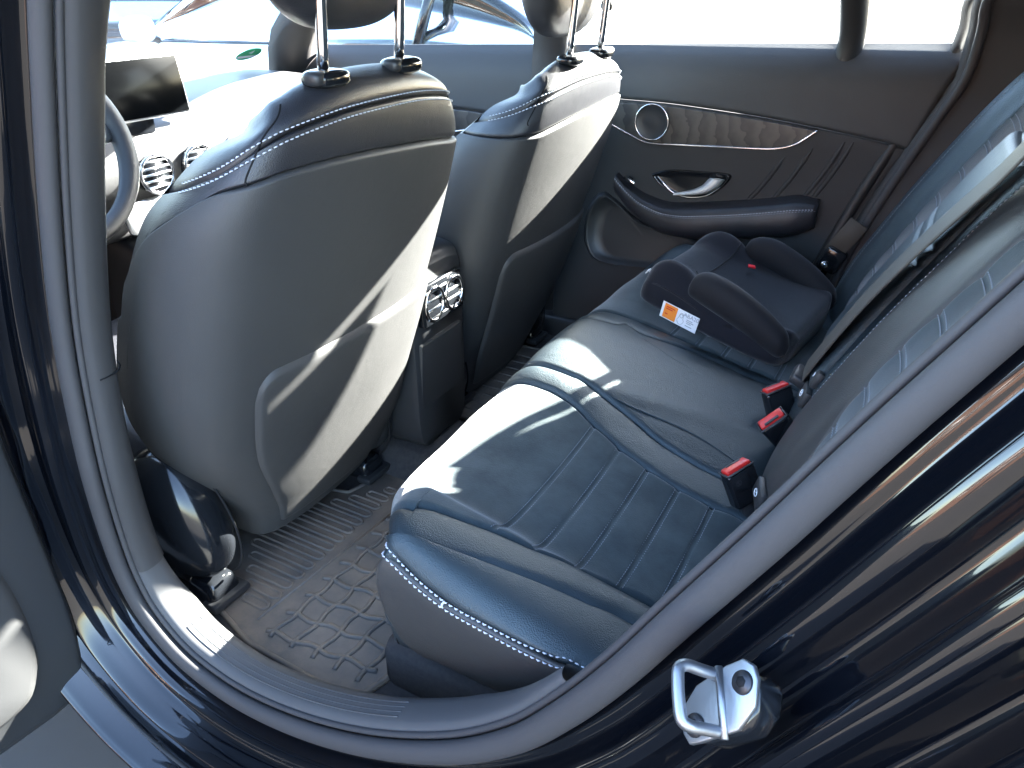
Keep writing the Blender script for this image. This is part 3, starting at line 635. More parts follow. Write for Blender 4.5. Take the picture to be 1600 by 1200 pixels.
# ------------------------------------------------------------------ belt buckles
def buckle(px, py, X, wdir, axis, label, flip):
    c = at(px, py, 'X', X); ax = Vector(axis).normalized(); wd = Vector(wdir); wd = (wd-ax*wd.dot(ax)).normalized(); th = ax.cross(wd)
    R = Matrix((wd, th, ax)).transposed(); t = thing('seat_belt_buckle', label, 'buckle', 'rear seat belt buckles', loc=tuple(Vector(c)-ax*.075))
    C_ = Vector(c)
    body = box('housing', C_-ax*.032, (.050, .025, .060), 'gloss_plastic', t, .006, 3, R)
    box('stalk', C_-ax*.085, (.032, .014, .06), 'plastic', t, .003, 2, R)
    b = box('release_button', C_+ax*.0006, (.043, .0185, .008), 'red', t, .003, 3, R)
    box('slot', C_+ax*.0030+th*(.0065*flip), (.026, .0048, .0042), 'plastic', b, .0005, 1, R)
    tube('button_frame', [C_-ax*.001+wd*a_+th*b_ for a_, b_ in ((-.0235, -.011), (.0235, -.011), (.0235, .011), (-.0235, .011))], .0016, 'plastic_grey', t, 6, ref=tuple(ax), closed=True)
    return t
buckle(1150, 730, -.150, (.62, .76, .05), (-.40, -.05, .90), 'red-buttoned buckle standing alone beside the suede insert and the pillar', 1)
buckle(1212, 606, -.148, (.72, .66, .02), (-.36, .02, .92), 'red-buttoned buckle standing upright next to the booster seat', 1)
buckle(1205, 655, -.132, (.80, .58, .0), (-.50, -.45, .72), 'red-buttoned buckle with open dark slot, lying in the middle seat hollow', -1)

# ------------------------------------------------------------------ centre shoulder belt
belt = thing('seat_belt', 'taupe belt strap running up the rear backrest beside the split', 'seat belt', loc=(-.1, 1.3, .70))
def strap_edge(p, q):                             # a taut strap: straight from the anchor to the shoulder, clear of the padding
    a0, a1 = [BACK.line3(BACK.trace([t_]), o_)[0] for t_, o_ in ((p, .016), (q, .030))]
    return np.array([a0+(a1-a0)*t_+np.array([-.010, 0, .005])*math.sin(math.pi*min(1, t_)) for t_ in np.linspace(0, 1.22, 60)])
l3 = strap_edge((1276, 570), (1590, 282)); r3 = strap_edge((1267, 603), (1590, 316)); v = []
for i in range(60):
    a, b = l3[i], r3[i]; nn = np.array([-.88, 0, .45])
    for t in np.linspace(0, 1, 9): v.append(a*(1-t)+b*t+nn*.002*math.sin(math.pi*t))
    for t in np.linspace(1, 0, 9): v.append(a*(1-t)+b*t+nn*(.002*math.sin(math.pi*t)-.0016))
mesh('strap', v, [f[::-1] for f in gridfaces(60, 18, True)], 'strap', belt)
p = (l3[0]+r3[0])/2
box('anchor_tongue', p+np.array([-.004, -.006, -.010]), (.030, .05, .018), 'plastic', belt, .005, 2, Matrix.Rotation(.5, 3, 'Y'))
# ================================================================== front seats
SR = [(-.905, .475, .235, .45, .55, .80), (-.880, .55, .248, .6, .62, .90), (-.855, .62, .262, .8, .74, .98), (-.822, .72, .270, 1, .93, .97), (-.788, .82, .272, 1.08, 1, 1), (-.755, .92, .272, 1.08, 1, 1.02), (-.722, 1.02, .268, 1.0, 1, 1.03), (-.692, 1.11, .258, .88, 1, 1.03), (-.672, 1.18, .243, .74, .97, 1.02),
      (-.664, 1.225, .224, .62, .93, .96), (-.670, 1.255, .202, .40, .89, .94), (-.700, 1.270, .180, .26, .86, .92), (-.726, 1.262, .158, .15, .84, .90), (-.745, 1.235, .136, .1, .82, .9), (-.752, 1.19, .12, .1, .8, .9)]
SX = [(-.215, -.90), (-.155, -.985), (-.095, -1.0), (-.050, -.965), (-.020, -.87), (-.003, -.70), (.010, -.38), (.014, 0), (.010, .38), (-.003, .70), (-.020, .87), (-.050, .965), (-.095, 1.0), (-.155, .985), (-.215, .90)]
def seat_net(yc, so, dz):
    net = []
    for (x, z, w, k, oo, oi) in SR: net.append([(x+dx*k, yc-so*yy*w*(oo if yy < 0 else oi), z+dz+.010*(z > 1.2)-.030*abs(yy)**2.6*min(1, max(0, (z-1.10)/.15))-.026*min(1, max(0, (z-1.15)/.09))*max(0, (-dx-.05)/.165)) for dx, yy in SX])
    s = Surf(net, 1)
    if s.nrm(.5, .4)[0] < 0: s.out = -1
    return s
NEAR_Y, FAR_Y = .835, 1.55
S0 = seat_net(NEAR_Y, -1, 0)                      # so=-1: outer side towards -Y
def tr(px, n, S=S0): return resample(spline(S.trace(px), n*3), n)
yoke = tr([(196, 437), (222, 383), (262, 346), (330, 306), (388, 290), (450, 269), (560, 241), (640, 226), (704, 218)], 110)
yoke = np.vstack([[.0, yoke[0, 1]-.04], [.06, yoke[0, 1]-.02], yoke, [.93, yoke[-1, 1]+.004], [1, yoke[-1, 1]]]); yoke = resample(yoke, 160)
top = np.array([(u, .648-.10*max(0, (.30-u)/.30)**1.3-.06*max(0, (u-.72)/.28)**1.3) for u in np.linspace(0, 1, 160)])
cross = tr([(438, 163), (422, 200), (398, 245), (384, 280), (386, 291)], 50)
pk = S0.trace([(397, 612), (411, 588), (545, 519), (407, 782)])
print('SEATUV', np.round(S0.trace([(362,183),(442,153),(545,144),(650,135)]),3).tolist(), np.round(yoke[[3, 80, 155]], 3).tolist(), np.round(top[[3, 80, 155]], 3).tolist(), np.round(pk, 3).tolist())

def front_seat(yc, so, dz, label):
    S = seat_net(yc, so, dz)
    t = thing('front_seat', label, 'car seat', 'front seats', loc=(-1.1, yc, .44))
    bot = np.stack([np.linspace(0, 1, 160), np.full(160, .004)], -1)
    S.panel('back_shell', bot, yoke, 'shell', t, n=200, k=110, h=.006, r=.009, lift=.004, tuck=.006, ends=False)
    yk = S.panel('shoulder_panel', yoke, top, 'leather_front', t, n=200, k=70, h=.005, r=.009, ends=False,
            extra=lambda U, V, P: sum(-.0025*np.exp(-(((U-a)/.0045)**2+0*V)) for a in ()) if False else 0*U)
    S.panel('top_panel', top, np.stack([np.linspace(0, 1, 160), np.full(160, 1.0)], -1), 'leather_front', t, n=200, k=60, h=.005, r=.009, ends=False)
    # front of the backrest, closing the shape between the two wings
    V = []; vs_ = np.linspace(.06, .70, 40); dd = [(0, 0), (.06, -.022), (.13, -.018), (.22, .006), (.35, .020), (.5, .022), (.65, .020), (.78, .006), (.87, -.018), (.94, -.022), (1, 0)]
    for v_ in vs_:
        a_, b_ = S.ev(0.0, v_), S.ev(1.0, v_); q_ = min(1, (.70-v_)*4); V += [a_*(1-f_)+b_*f_+np.array([d_*q_, 0, 0]) for f_, d_ in dd]
    mesh('backrest_front', V, gridfaces(40, len(dd)), 'leather_front', t)
    # seam across the shoulder panel, double top stitching
    for c in (cross, np.stack([1.0-cross[:, 0], cross[:, 1]], -1)):
        tube('seam_welt', S.line3(c, -.0008), .0016, 'foam', t, 6, ref=S.nrm(c[:, 0], c[:, 1]))
    c = top[8:-8]
    for sd_ in (.0060, -.0060): sstitch('stitching', S, c, 'thread', t, sides=(sd_,), off=.0006, dash=.0050, gap=.0026, r=.0009)
    # map pocket: hard panel with a rounded corner, standing proud of the shell
    u0 = pk[0, 0]; u1 = .80; v1a = v1b = pk[2, 1]+.003
    prof = []
    n, k = 90, 70
    U, W = np.meshgrid(np.linspace(0, 1, n), np.linspace(0, 1, k)); uu = u0+(u1-u0)*U
    vt = v1a+(v1b-v1a)*np.clip(U*1.3, 0, 1); cr_ = np.clip((.075-U)/.075, 0, 1); vt = vt-.036*(1-np.sqrt(1-cr_**2)); cr2 = np.clip((U-.925)/.075, 0, 1); vt = vt-.036*(1-np.sqrt(1-cr2**2))
    vb_ = .035+.0*U; vv = vb_+(vt-vb_)*W; uu = 1-uu if so > 0 else uu; P = S.ev(uu, vv); N = S.nrm(uu, vv)
    e = np.minimum(np.minimum(U, 1-U)*.26, np.minimum(W, 1-W)*.26); q = np.clip(e/.008, 0, 1); P = P+N*(.0045+.0075*np.sqrt(1-(1-q)**2)+.004*W*(1-W)*4)[..., None]
    f = gridfaces(k, n); nn = np.cross(P[5, 6]-P[5, 5], P[6, 5]-P[5, 5])
    if nn@N[5, 5] < 0: f = [a[::-1] for a in f]
    mesh('map_pocket', P.reshape(-1, 3), f, 'shell', t)
    # groove shadow line round the pocket is the gap to the shell
    # headrest on two posts
    hx = -.700
    for j, yy in enumerate((-.078, .078)):
        y = yc-so*yy*-1; p0 = np.array([hx+.012, y, 1.262+dz]); d = np.array([.10, 0, 1.0]); d /= np.linalg.norm(d)
        tube('headrest_post', [p0, p0+d*.05, p0+d*.12, p0+d*.20], .0072, 'chrome', t, 16, ref=(0, 1, 0))
        sl = blob('post_sleeve', p0+d*.013+np.array([.004, 0, 0]), (.024, .030, .011), 'gloss_plastic', t, 3.0, 30, 14)
        blob('release_tab', p0+d*.015+np.array([.008, so*.024, 0]), (.014, .012, .009), 'plastic', sl, 3, 20, 10)
    def hr(Q):
        Q = Q.copy(); Q[..., 0] += -.25*(1-Q[..., 1]**2); Q[..., 0] *= .82+.18*Q[..., 2]; Q[..., 1] *= .90+.10*Q[..., 2]; Q[..., 2] += .10*Q[..., 1]**2; return Q
    hc = np.array([-.705-(.03 if so > 0 else 0), yc, 1.428+dz-(.015 if so > 0 else 0)])
    hd = blob('headrest', hc, (.068, .158, .104), 'leather_front', t, 2.9, 90, 50, fn=hr)
    # stitched ring on the headrest back and its adjuster button
    a = np.linspace(0, 2*np.pi, 90, endpoint=False); Q = np.stack([np.full(90, .88), .80*np.cos(a), .70*np.sin(a)], -1)
    ring = np.stack([hc[0]+.050-.010*np.cos(a)**2, hc[1]+.104*np.sign(np.cos(a))*np.abs(np.cos(a))**.7, hc[2]-.004+.078*np.sign(np.sin(a))*np.abs(np.sin(a))**.7], -1)
    bt = np.array([hc[0]+.035, yc+so*.132*-1*-1, hc[2]-.05]); tube('adjust_button', [bt, bt+np.array([.0, so*.012, 0])], [.013, .012], 'plastic', hd, 20, ref=(0, 0, 1))
    # seat cushion with its side valance, recliner cover, rails
    secs = []
    for x, z0, z1, w_ in ((-1.50, .62, .70, .20), (-1.47, .55, .745, .235), (-1.38, .53, .755, .25), (-1.2, .52, .73, .255), (-1.05, .52, .70, .25), (-.97, .53, .66, .235), (-.945, .56, .62, .20)):
        z0 += dz*.5; z1 += dz
        secs.append([(x, yc-w_, (z0+z1)/2), (x, yc-w_*.96, z1-.03), (x, yc-w_*.8, z1+.012), (x, yc-w_*.45, z1-.014), (x, yc, z1-.02), (x, yc+w_*.45, z1-.014), (x, yc+w_*.8, z1+.012), (x, yc+w_*.96, z1-.03), (x, yc+w_, (z0+z1)/2), (x, yc+w_*.9, z0), (x, yc, z0-.01), (x, yc-w_*.9, z0)])
    loft('seat_cushion', secs, 'leather_front', t, 50, 60, flip=True)
    for s_ in (-1, 1):
        def rc(Q): 
            Q = Q.copy(); Q[..., 0] *= 1-.12*Q[..., 2]; return Q
        y = yc+s_*.205
        o = blob('recliner_cover', (-.975, y-.030*(s_ == so and so < 0), .59+dz*.6), (.088, .055, .125), 'gloss_plastic' if s_ == so else 'plastic', t, 2.4, 60, 36, fn=rc, rot=Matrix.Rotation(-.25, 3, 'Y'))
        a = np.linspace(-1.2, 1.6, 40); c0 = Matrix.Rotation(-.25, 3, 'Y') @ Vector((0, 0, 0))
        tube('cover_seam', [np.array(Matrix.Rotation(-.25, 3, 'Y') @ Vector((.094*math.cos(b)*(1-.12*math.sin(b)), 0, .130*math.sin(b)))) + np.array([-.963, y+s_*.012*0-.010, .585+dz*.6]) for b in a], .0022, 'foam', o, 6, ref=(0, 1, 0))
        ry = yc+s_*(.235 if s_ == so else .180)
        r_ = box('seat_rail', (-1.20, ry, .452), (.52, .030, .030), 'bolt', t, .003, 2)
        cap = box('rail_cover', (-.935, ry, .448), (.075, .070, .046), 'gloss_plastic', t, .012, 3, taper=(.8, .75))
        box('cover_lip', (-.905, ry, .432), (.035, .080, .016), 'plastic', cap, .005, 2)
        blob('rail_roller', (-.950, ry, .482), (.020, .020, .020), 'bolt', cap, 2.2, 18, 10)
    return t, S
seat_near, SN = front_seat(NEAR_Y, -1, 0.0, 'large black driver seat above the ribbed mat, tall sun patch on its back')
seat_far, SF = front_seat(FAR_Y, 1, -.045, 'black passenger seat beside the wood-trimmed far door, bright sun on its shoulder')
# ================================================================== far side: rear door, front door, pillars
DZ = [(1.235, 1.965), (1.205, 1.935), (1.165, 1.915), (1.10, 1.905), (1.03, 1.90), (.95, 1.905), (.85, 1.908), (.75, 1.900), (.65, 1.890), (.55, 1.882), (.45, 1.880)]
DXS = [-1.95, -1.7, -1.4, -1.1, -.9, -.7, -.5, -.3, -.1, .08]
DOOR = Surf([[(x, y+.012*max(0, x+.2)*0, z+.040*(x+.4)/.9*(1 if z > .9 else max(0, (z-.45)/.45))) for x in DXS] for (z, y) in DZ], 1)
if DOOR.nrm(.5, .5)[1] > 0: DOOR.out = -1
door = thing('rear_door', 'dark far rear door with wood trim, round speaker and silver pull', 'car door', loc=(-.45, 1.92, .45))
def dcut(px, n): return resample(spline(DOOR.trace(px), n*3), n)
def du(x): return np.interp(x, DXS, range(len(DXS)))/(len(DXS)-1)
def dline(pts, n=100): return resample(np.array([(du(x), v) for x, v in pts]), n)
d_top = np.stack([np.linspace(du(-.905), du(.035), 100), np.full(100, .0)], -1)
d_trim = dcut([(962, 154), (1040, 161), (1120, 172), (1200, 185), (1280, 201), (1375, 222)], 100); d_trim = np.vstack([[du(-.905), d_trim[0, 1]-.012], d_trim, [du(-.055), d_trim[-1, 1]+.02]]); d_trim = resample(d_trim, 100)
d_bot = np.stack([np.linspace(du(-.905), du(-.30), 100), np.full(100, 1.0)], -1)
DOOR_full = DOOR
lowA = d_trim.copy(); 
DOOR.panel('upper_panel', d_top, d_trim, 'door_soft', door, n=110, k=60, h=.005, r=.007, lift=.004)
DOOR.panel('lower_panel', d_trim, d_bot, 'door_dark', door, n=110, k=90, h=.004, r=.006)
# veneer strip with a bright lower edge
v_top = dcut([(958, 158), (1040, 164), (1120, 175), (1200, 188), (1276, 203)], 90); v_bot = dcut([(955, 193), (980, 207), (1012, 222), (1050, 225), (1120, 228), (1180, 231), (1215, 231), (1245, 224), (1278, 204)], 90)
v_top = np.vstack([[v_top[0, 0]-.03, v_top[0, 1]-.006], v_top]); v_bot = np.vstack([[v_bot[0, 0]-.03, v_bot[0, 1]-.05], v_bot])
DOOR.panel('wood_trim', v_top, v_bot, 'veneer', door, n=110, k=40, h=.003, r=.004, lift=.006, ends=False)
tube('chrome_strip', DOOR.line3(resample(v_bot, 80), .0065), .0026, 'chrome', door, 8, ref=(0, 1, 0))
# round tweeter cover
sp = DOOR.trace([(1021, 190)])[0]; c = DOOR.line3(sp[None], .0090)[0]; a = np.linspace(0, 2*np.pi, 48, endpoint=False); RR = .043
V = [c+np.array([0, -.001, 0])]; 
for r_, d_ in ((.33, -.001), (.66, .0005), (.93, -.004), (1.0, -.005)): V += [c+np.array([RR*r_*math.cos(b), d_, RR*r_*math.sin(b)]) for b in a]
V[0] = c+np.array([0, -.001, 0]); fs = [(0, 1+(i+1) % 48, 1+i) for i in range(48)]
for k in range(3): fs += [(1+k*48+i, 1+k*48+(i+1) % 48, 1+(k+1)*48+(i+1) % 48, 1+(k+1)*48+i) for i in range(48)]
spk = mesh('speaker', V, fs, 'plastic', door)
tube('speaker_ring', [c+np.array([RR*math.cos(b), -.005, RR*math.sin(b)]) for b in a], .0018, 'chrome', spk, 8, ref=(0, 1, 0), closed=True)
# pull handle in a leaf-shaped recess
rec = DOOR.curve([(1022, 272), (1050, 266), (1090, 268), (1130, 271), (1139, 277), (1128, 291), (1106, 305), (1075, 308), (1052, 300), (1034, 287), (1023, 275)], 80)
P = DOOR.line3(rec, .004); cen = P.mean(0); V = []; 
for s_, d_ in ((1.07, -.004), (1.03, .004), (.98, .004), (.93, -.001), (.85, -.0022), (.45, -.0025), (.0, -.0025)): V += [cen+(p-cen)*s_+np.array([0, -d_, 0]) for p in P]
hr_ = mesh('handle_recess', V, gridfaces(7, len(P), True), 'gloss_plastic', door)
lip = DOOR.curve([(1036, 283), (1052, 299), (1075, 307), (1104, 305), (1126, 292)], 40); tube('recess_edge', DOOR.line3(lip, .006), .0020, 'chrome', hr_, 8, ref=(0, 1, 0))
hA = DOOR.line3(DOOR.curve([(1055, 300), (1080, 295), (1098, 288), (1108, 279), (1112, 276)], 30), .012); hB = DOOR.line3(DOOR.curve([(1056, 303), (1085, 303), (1110, 299), (1126, 289), (1135, 279)], 30), .013)
V = []
for i in range(30):
    q = math.sin(math.pi*min(1, .15+i/29*.8)); V += [hA[i], hA[i]*.5+hB[i]*.5+np.array([0, -.006-.006*q, 0]), hB[i], hA[i]*.5+hB[i]*.5+np.array([0, .008, 0])]
mesh('pull_handle', V, gridfaces(30, 4, True)+[(0, 1, 2, 3), (119, 118, 117, 116)], 'silver_lacquer', door)
# armrest: padded beam that rises to a switch pod at its front end
ap = [(966, 282), (985, 302), (1010, 322), (1050, 338), (1110, 341), (1180, 338), (1240, 333), (1278, 331)]
path = DOOR.line3(DOOR.curve(ap, 50), 0.0); secs = []
for i in np.linspace(0, 49, 14).astype(int):
    p = path[i]; f = i/49; w_ = .030+.030*min(1, f*2.2); hgt = .020+.018*min(1, f*1.8)
    if f > .93: w_ *= .72; hgt *= .7
    secs.append([p+np.array([0, .02, hgt]), p+np.array([0, -w_*.55, hgt]), p+np.array([0, -w_*.92, hgt*.75]), p+np.array([0, -w_*1.05, .0]), p+np.array([0, -w_*.95, -hgt*.8]), p+np.array([0, -w_*.55, -hgt*1.25]), p+np.array([0, .02, -hgt*1.35])])
loft('armrest', secs, 'leather_front', door, 70, 40)
st = np.array([spline([s_[k] for s_ in secs], 90) for k in (2, 3)]); N = np.repeat(np.array([[0, -.75, .65]]), 90, 0)
stitch('stitching', st[0]*.7+st[1]*.3+N*.0018, N, 'thread', door, dash=.0045, gap=.0025, r=.0008); stitch('stitching', st[0]*.55+st[1]*.45+N*.0018, N, 'thread_fine', door, dash=.0045, gap=.0025, r=.0008)
p = secs[1][1]+np.array([.022, -.004, .006]); sw = box('window_switch', p, (.034, .018, .008), 'chrome', door, .003, 2, Matrix.Rotation(.45, 3, 'Y')); box('switch_cap', p+np.array([0, 0, .003]), (.014, .013, .008), 'gloss_plastic', sw, .002, 2, Matrix.Rotation(.45, 3, 'Y'))
# slanted pleats behind the handle
for a_, b_ in (((1226, 246), (1160, 322)), ((1270, 232), (1200, 320)), ((1320, 222), (1248, 318)), ((1334, 222), (1260, 322))):
    uv = DOOR.curve([a_, ((a_[0]+b_[0])/2+2, (a_[1]+b_[1])/2+1), b_], 30); P = DOOR.line3(uv, .0005)
    tube('pleat', P, np.r_[np.linspace(.001, .0052, 6), np.full(18, .0056), np.linspace(.0052, .002, 6)], 'door_dark', door, 8, ref=(0, 1, 0), flat=.6)
# door bin: moulded frame round a hollow
bn = DOOR.curve([(940, 305), (925, 325), (918, 362), (925, 392), (945, 407), (990, 414), (1040, 418), (1110, 425), (1150, 400), (1100, 372), (1045, 360), (1000, 345), (970, 318), (950, 303)], 110)
P = DOOR.line3(bn, .0); cen = P.mean(0); V = []
for s_, d_ in ((1.06, .002), (1.03, .014), (1.0, .020), (.95, .018), (.90, .006), (.7, .004), (0, .004)): V += [cen+(q-cen)*s_+np.array([0, -d_, 0]) for q in P]
mesh('door_bin', V, gridfaces(7, len(P), True), 'plastic', door)
# lock pin on the sill
q = DOOR.line3(DOOR.trace([(1366, 112)]), .0)[0]; q[1] += .022
tube('lock_pin', [q, q+np.array([0, 0, .012]), q+np.array([0, 0, .022]), q+np.array([0, 0, .026])], [.0035, .0035, .0055, .003], 'plastic', door, 12, ref=(0, 1, 0))
# window frame parts: divider bar, glass, sealing edge
def zb(x): return 1.235+.040*(x+.4)/.9
def wy(z): return 1.965-.16*(z-1.22)/.35                      # tumblehome of the side glass
bar = [at(1342, -150, 'Y', wy(1.50)), at(1338, -60, 'Y', wy(1.40)), at(1333, 50, 'Y', wy(1.27)), at(1315, 112, 'Y', 1.955)]
tube('window_divider', spline(bar, 20), np.linspace(.036, .026, 20), 'plastic', door, 16, ref=(0, 1, 0), flat=.95)
rear_edge = [at(1545, -55, 'Y', wy(1.40)), at(1507, 0, 'Y', wy(1.32)), at(1497, 45, 'Y', wy(1.26)), at(1470, 108, 'Y', 1.95), at(1430, 165, 'Y', 1.92), at(1383, 232, 'Y', 1.91), at(1330, 312, 'Y', 1.90), at(1282, 392, 'Y', 1.885), at(1255, 440, 'Y', 1.88)]
tube('door_seal', spline(rear_edge, 60)+np.array([.012, 0, 0]), .013, 'rubber', door, 12, ref=(0, 1, 0))
mesh('window_glass', [(-.93, wy(1.20), 1.18), (.04, wy(1.24), 1.20), (.02, wy(1.56), 1.56), (-.80, wy(1.56), 1.56)], [(0, 1, 2, 3)], 'glass', door, False)
# front door beyond the far seat
fdoor = thing('front_door', 'far front door panel with short wood strip between the two front seats', 'car door', loc=(-1.4, 1.92, .45))
f0 = np.stack([np.linspace(du(-1.93), du(-.99), 80), np.full(80, .0)], -1); f1 = dcut([(700, 168), (735, 172), (776, 180)], 40); f1 = np.vstack([[du(-1.93), f1[0, 1]-.04], f1, [du(-.99), f1[-1, 1]+.03]]); f1 = resample(f1, 80)
f2 = np.stack([np.linspace(du(-1.93), du(-.99), 80), np.full(80, 1.0)], -1)
DOOR.panel('upper_panel', f0, f1, 'door_soft', fdoor, n=90, k=50, lift=.004, h=.005, r=.007); DOOR.panel('lower_panel', f1, f2, 'door_dark', fdoor, n=90, k=60, h=.004, r=.006)
g0 = dcut([(690, 168), (735, 173), (777, 180)], 40); g1 = dcut([(690, 206), (716, 204), (745, 199), (765, 191), (777, 181)], 40)
g0 = np.vstack([[g0[0, 0]-.10, g0[0, 1]-.03], g0]); g1 = np.vstack([[g1[0, 0]-.10, g1[0, 1]-.03], g1])
DOOR.panel('wood_trim', g0, g1, 'veneer', fdoor, n=60, k=30, h=.003, r=.004, lift=.006, ends=False)
tube('chrome_strip', DOOR.line3(resample(g1, 50), .0065), .0024, 'chrome', fdoor, 8, ref=(0, 1, 0))
q = DOOR.line3(DOOR.trace([(793, 118)]), .0)[0]; q[1] += .02
tube('lock_pin', [q, q+np.array([0, 0, .012]), q+np.array([0, 0, .022]), q+np.array([0, 0, .026])], [.0045, .0045, .007, .004], 'plastic', fdoor, 12, ref=(0, 1, 0))
mesh('window_glass', [(-1.75, wy(1.20), 1.15), (-1.01, wy(1.20), 1.18), (-.95, wy(1.56), 1.56), (-1.25, wy(1.56), 1.56)], [(0, 1, 2, 3)], 'glass', fdoor, False)
# ================================================================== booster seat on the far cushion
bo = thing('booster_seat', 'navy fabric backless booster seat with orange-white label on the far cushion', 'booster seat', loc=(-.32, 1.58, .735))
BOOST = Matrix.Translation(Vector((-.315, 1.575, .722))) @ Matrix.Rotation(math.radians(-9), 4, 'Z') @ Matrix.Rotation(math.radians(11.5), 4, 'Y') @ Matrix.Scale(.78, 4)
def bt(x, y, z): return np.array(BOOST @ Vector((x, y, z)))
NB = 64
def pad_sec(x, w_, zt, crown, lobes):
    pts = []
    for y in np.linspace(-w_, w_, 15):
        f = abs(y)/w_; z = zt-crown*(1-f*f)+lobes*math.exp(-((f-.78)/.17)**2); 
        if f > .93: z -= .030
        pts.append((x, y, z))
    pts += [(x, w_*1.03, zt*.55), (x, w_*1.0, .012), (x, w_*.6, .0), (x, 0, 0), (x, -w_*.6, 0), (x, -w_*1.0, .012), (x, -w_*1.03, zt*.55)]
    return [bt(*p) for p in pts]
secs = [pad_sec(-.222, .10, .035, .004, 0), pad_sec(-.217, .155, .072, .006, .004), pad_sec(-.198, .182, .102, .010, .016), pad_sec(-.16, .192, .122, .016, .026), pad_sec(-.11, .196, .124, .022, .024), pad_sec(-.05, .200, .112, .024, .006),
        pad_sec(.02, .204, .100, .020, .0), pad_sec(.10, .206, .100, .018, .0), pad_sec(.17, .200, .104, .014, .0), pad_sec(.205, .185, .100, .010, 0), pad_sec(.22, .14, .07, .004, 0)]
body = loft('cushion', secs, 'booster', bo, 90, 90, flip=True)
for s_ in (-1, 1):
    asec = []
    for x, zc, rz, ry in ((-.078, .118, .012, .010), (-.070, .122, .036, .026), (-.045, .128, .050, .034), (-.005, .130, .055, .037), (.05, .122, .056, .038), (.11, .108, .054, .038), (.16, .092, .050, .036), (.20, .078, .040, .030), (.218, .070, .014, .012)):
        yc_ = s_*(.186-.006*(x < -.04)); asec.append([bt(x, yc_+ry*.9*math.cos(a), zc-.006+rz*.86*math.sin(a)) for a in np.linspace(0, 2*math.pi, 14, endpoint=False)])
    o = loft('armrest', asec, 'booster_trim', bo, 60, 40, flip=(s_ == 99))
    w1 = [np.array(asec[i][3])*.0+bt(x, s_*.186, z) for i, (x, z) in enumerate(((-.02, .187), (.05, .180), (.12, .163), (.18, .141), (.205, .118)))]
    # seam line of the side cover
    sl = spline([bt(-.205, s_*.180, .062), bt(-.16, s_*.199, .080), bt(-.10, s_*.204, .080), bt(-.03, s_*.207, .070)], 30); tube('cover_seam', sl, .0015, 'booster_trim', body, 6, ref=(0, 0, 1))
    c = bt(.062, s_*.2085, .060); d = bt(.062, s_*.2140, .060)-c
    tube('guide_hole', [c-d, c+d*.4], .012, 'foam', body, 16, ref=(0, 0, 1), flat=.6)
cs = spline([bt(-.085, y, .1245-.022*(1-(y/.196)**2)+.024*math.exp(-((abs(y)/.196-.78)/.17)**2)+.0005) for y in np.linspace(-.15, .15, 11)], 50); tube('cover_seam', cs, .0014, 'booster_trim', body, 6, ref=(0, 0, 1))
# woven tab
c = bt(-.018, .095, .1055); box('tab', c+np.array([0, 0, .002]), (.020, .016, .005), 'red_tag', bo, .0015, 2, (BOOST.to_3x3() @ Matrix.Rotation(.5, 3, 'Z')))
# approval label on the side
q = [bt(-.125, -.2085, .052), bt(-.012, -.2150, .054), bt(-.012, -.2135, .006), bt(-.125, -.2070, .004)]
X_ = (Vector(q[1])-Vector(q[0])).normalized(); Z_ = (Vector(q[0])-Vector(q[3])).normalized(); nrm = X_.cross(Z_).normalized()
if nrm.y > 0: nrm = -nrm
lab = prism('label', q, nrm, .0006, 'white_print', bo)
def lp(u, v): return Vector(q[3]).lerp(Vector(q[2]), u).lerp(Vector(q[0]).lerp(Vector(q[1]), u), v)+nrm*.0008
prism('orange_field', [lp(.07, .06), lp(.42, .06), lp(.42, .95), lp(.07, .95)], nrm, .0003, 'orange_print', lab)
tube('figure_print', [lp(.55+.075*math.cos(a)*(1.25 if math.sin(a) < 0 else .8), .45+.36*math.sin(a)) for a in np.linspace(0, 2*math.pi, 24, endpoint=False)], .0006, 'grey_print', lab, 5, ref=tuple(nrm), closed=True)
tube('figure_print', [lp(.55+.04*math.cos(a), .62+.11*math.sin(a)) for a in np.linspace(0, 2*math.pi, 16, endpoint=False)], .0006, 'grey_print', lab, 5, ref=tuple(nrm), closed=True)
text('label_text', 'ABA20', .0125, 'grey_print', lab, lp(.80, .80), X_, Z_, .0006)
for u0_, u1_, v_ in ((.70, .86, .56), (.70, .90, .46), (.72, .84, .36), (.70, .88, .20)): prism('print_line', [lp(u0_, v_-.025), lp(u1_, v_-.025), lp(u1_, v_+.025), lp(u0_, v_+.025)], nrm, .0003, 'grey_print', lab)
for u0_, u1_, v_ in ((.12, .36, .78), (.12, .30, .66), (.12, .20, .34)): prism('print_line', [lp(u0_, v_-.03)+nrm*.0004, lp(u1_, v_-.03)+nrm*.0004, lp(u1_, v_+.03)+nrm*.0004, lp(u0_, v_+.03)+nrm*.0004], nrm, .0003, 'red', lab)
# white brand marks on the front edge
for i in range(4):
    y = -.155+i*.017; o = box('logo_mark', bt(-.2155+.004*(i*.6), y, .083), (.003, .010, .017), 'white_print', bo, .0005, 1, BOOST.to_3x3() @ Matrix.Rotation(math.radians(28), 3, 'Y'))
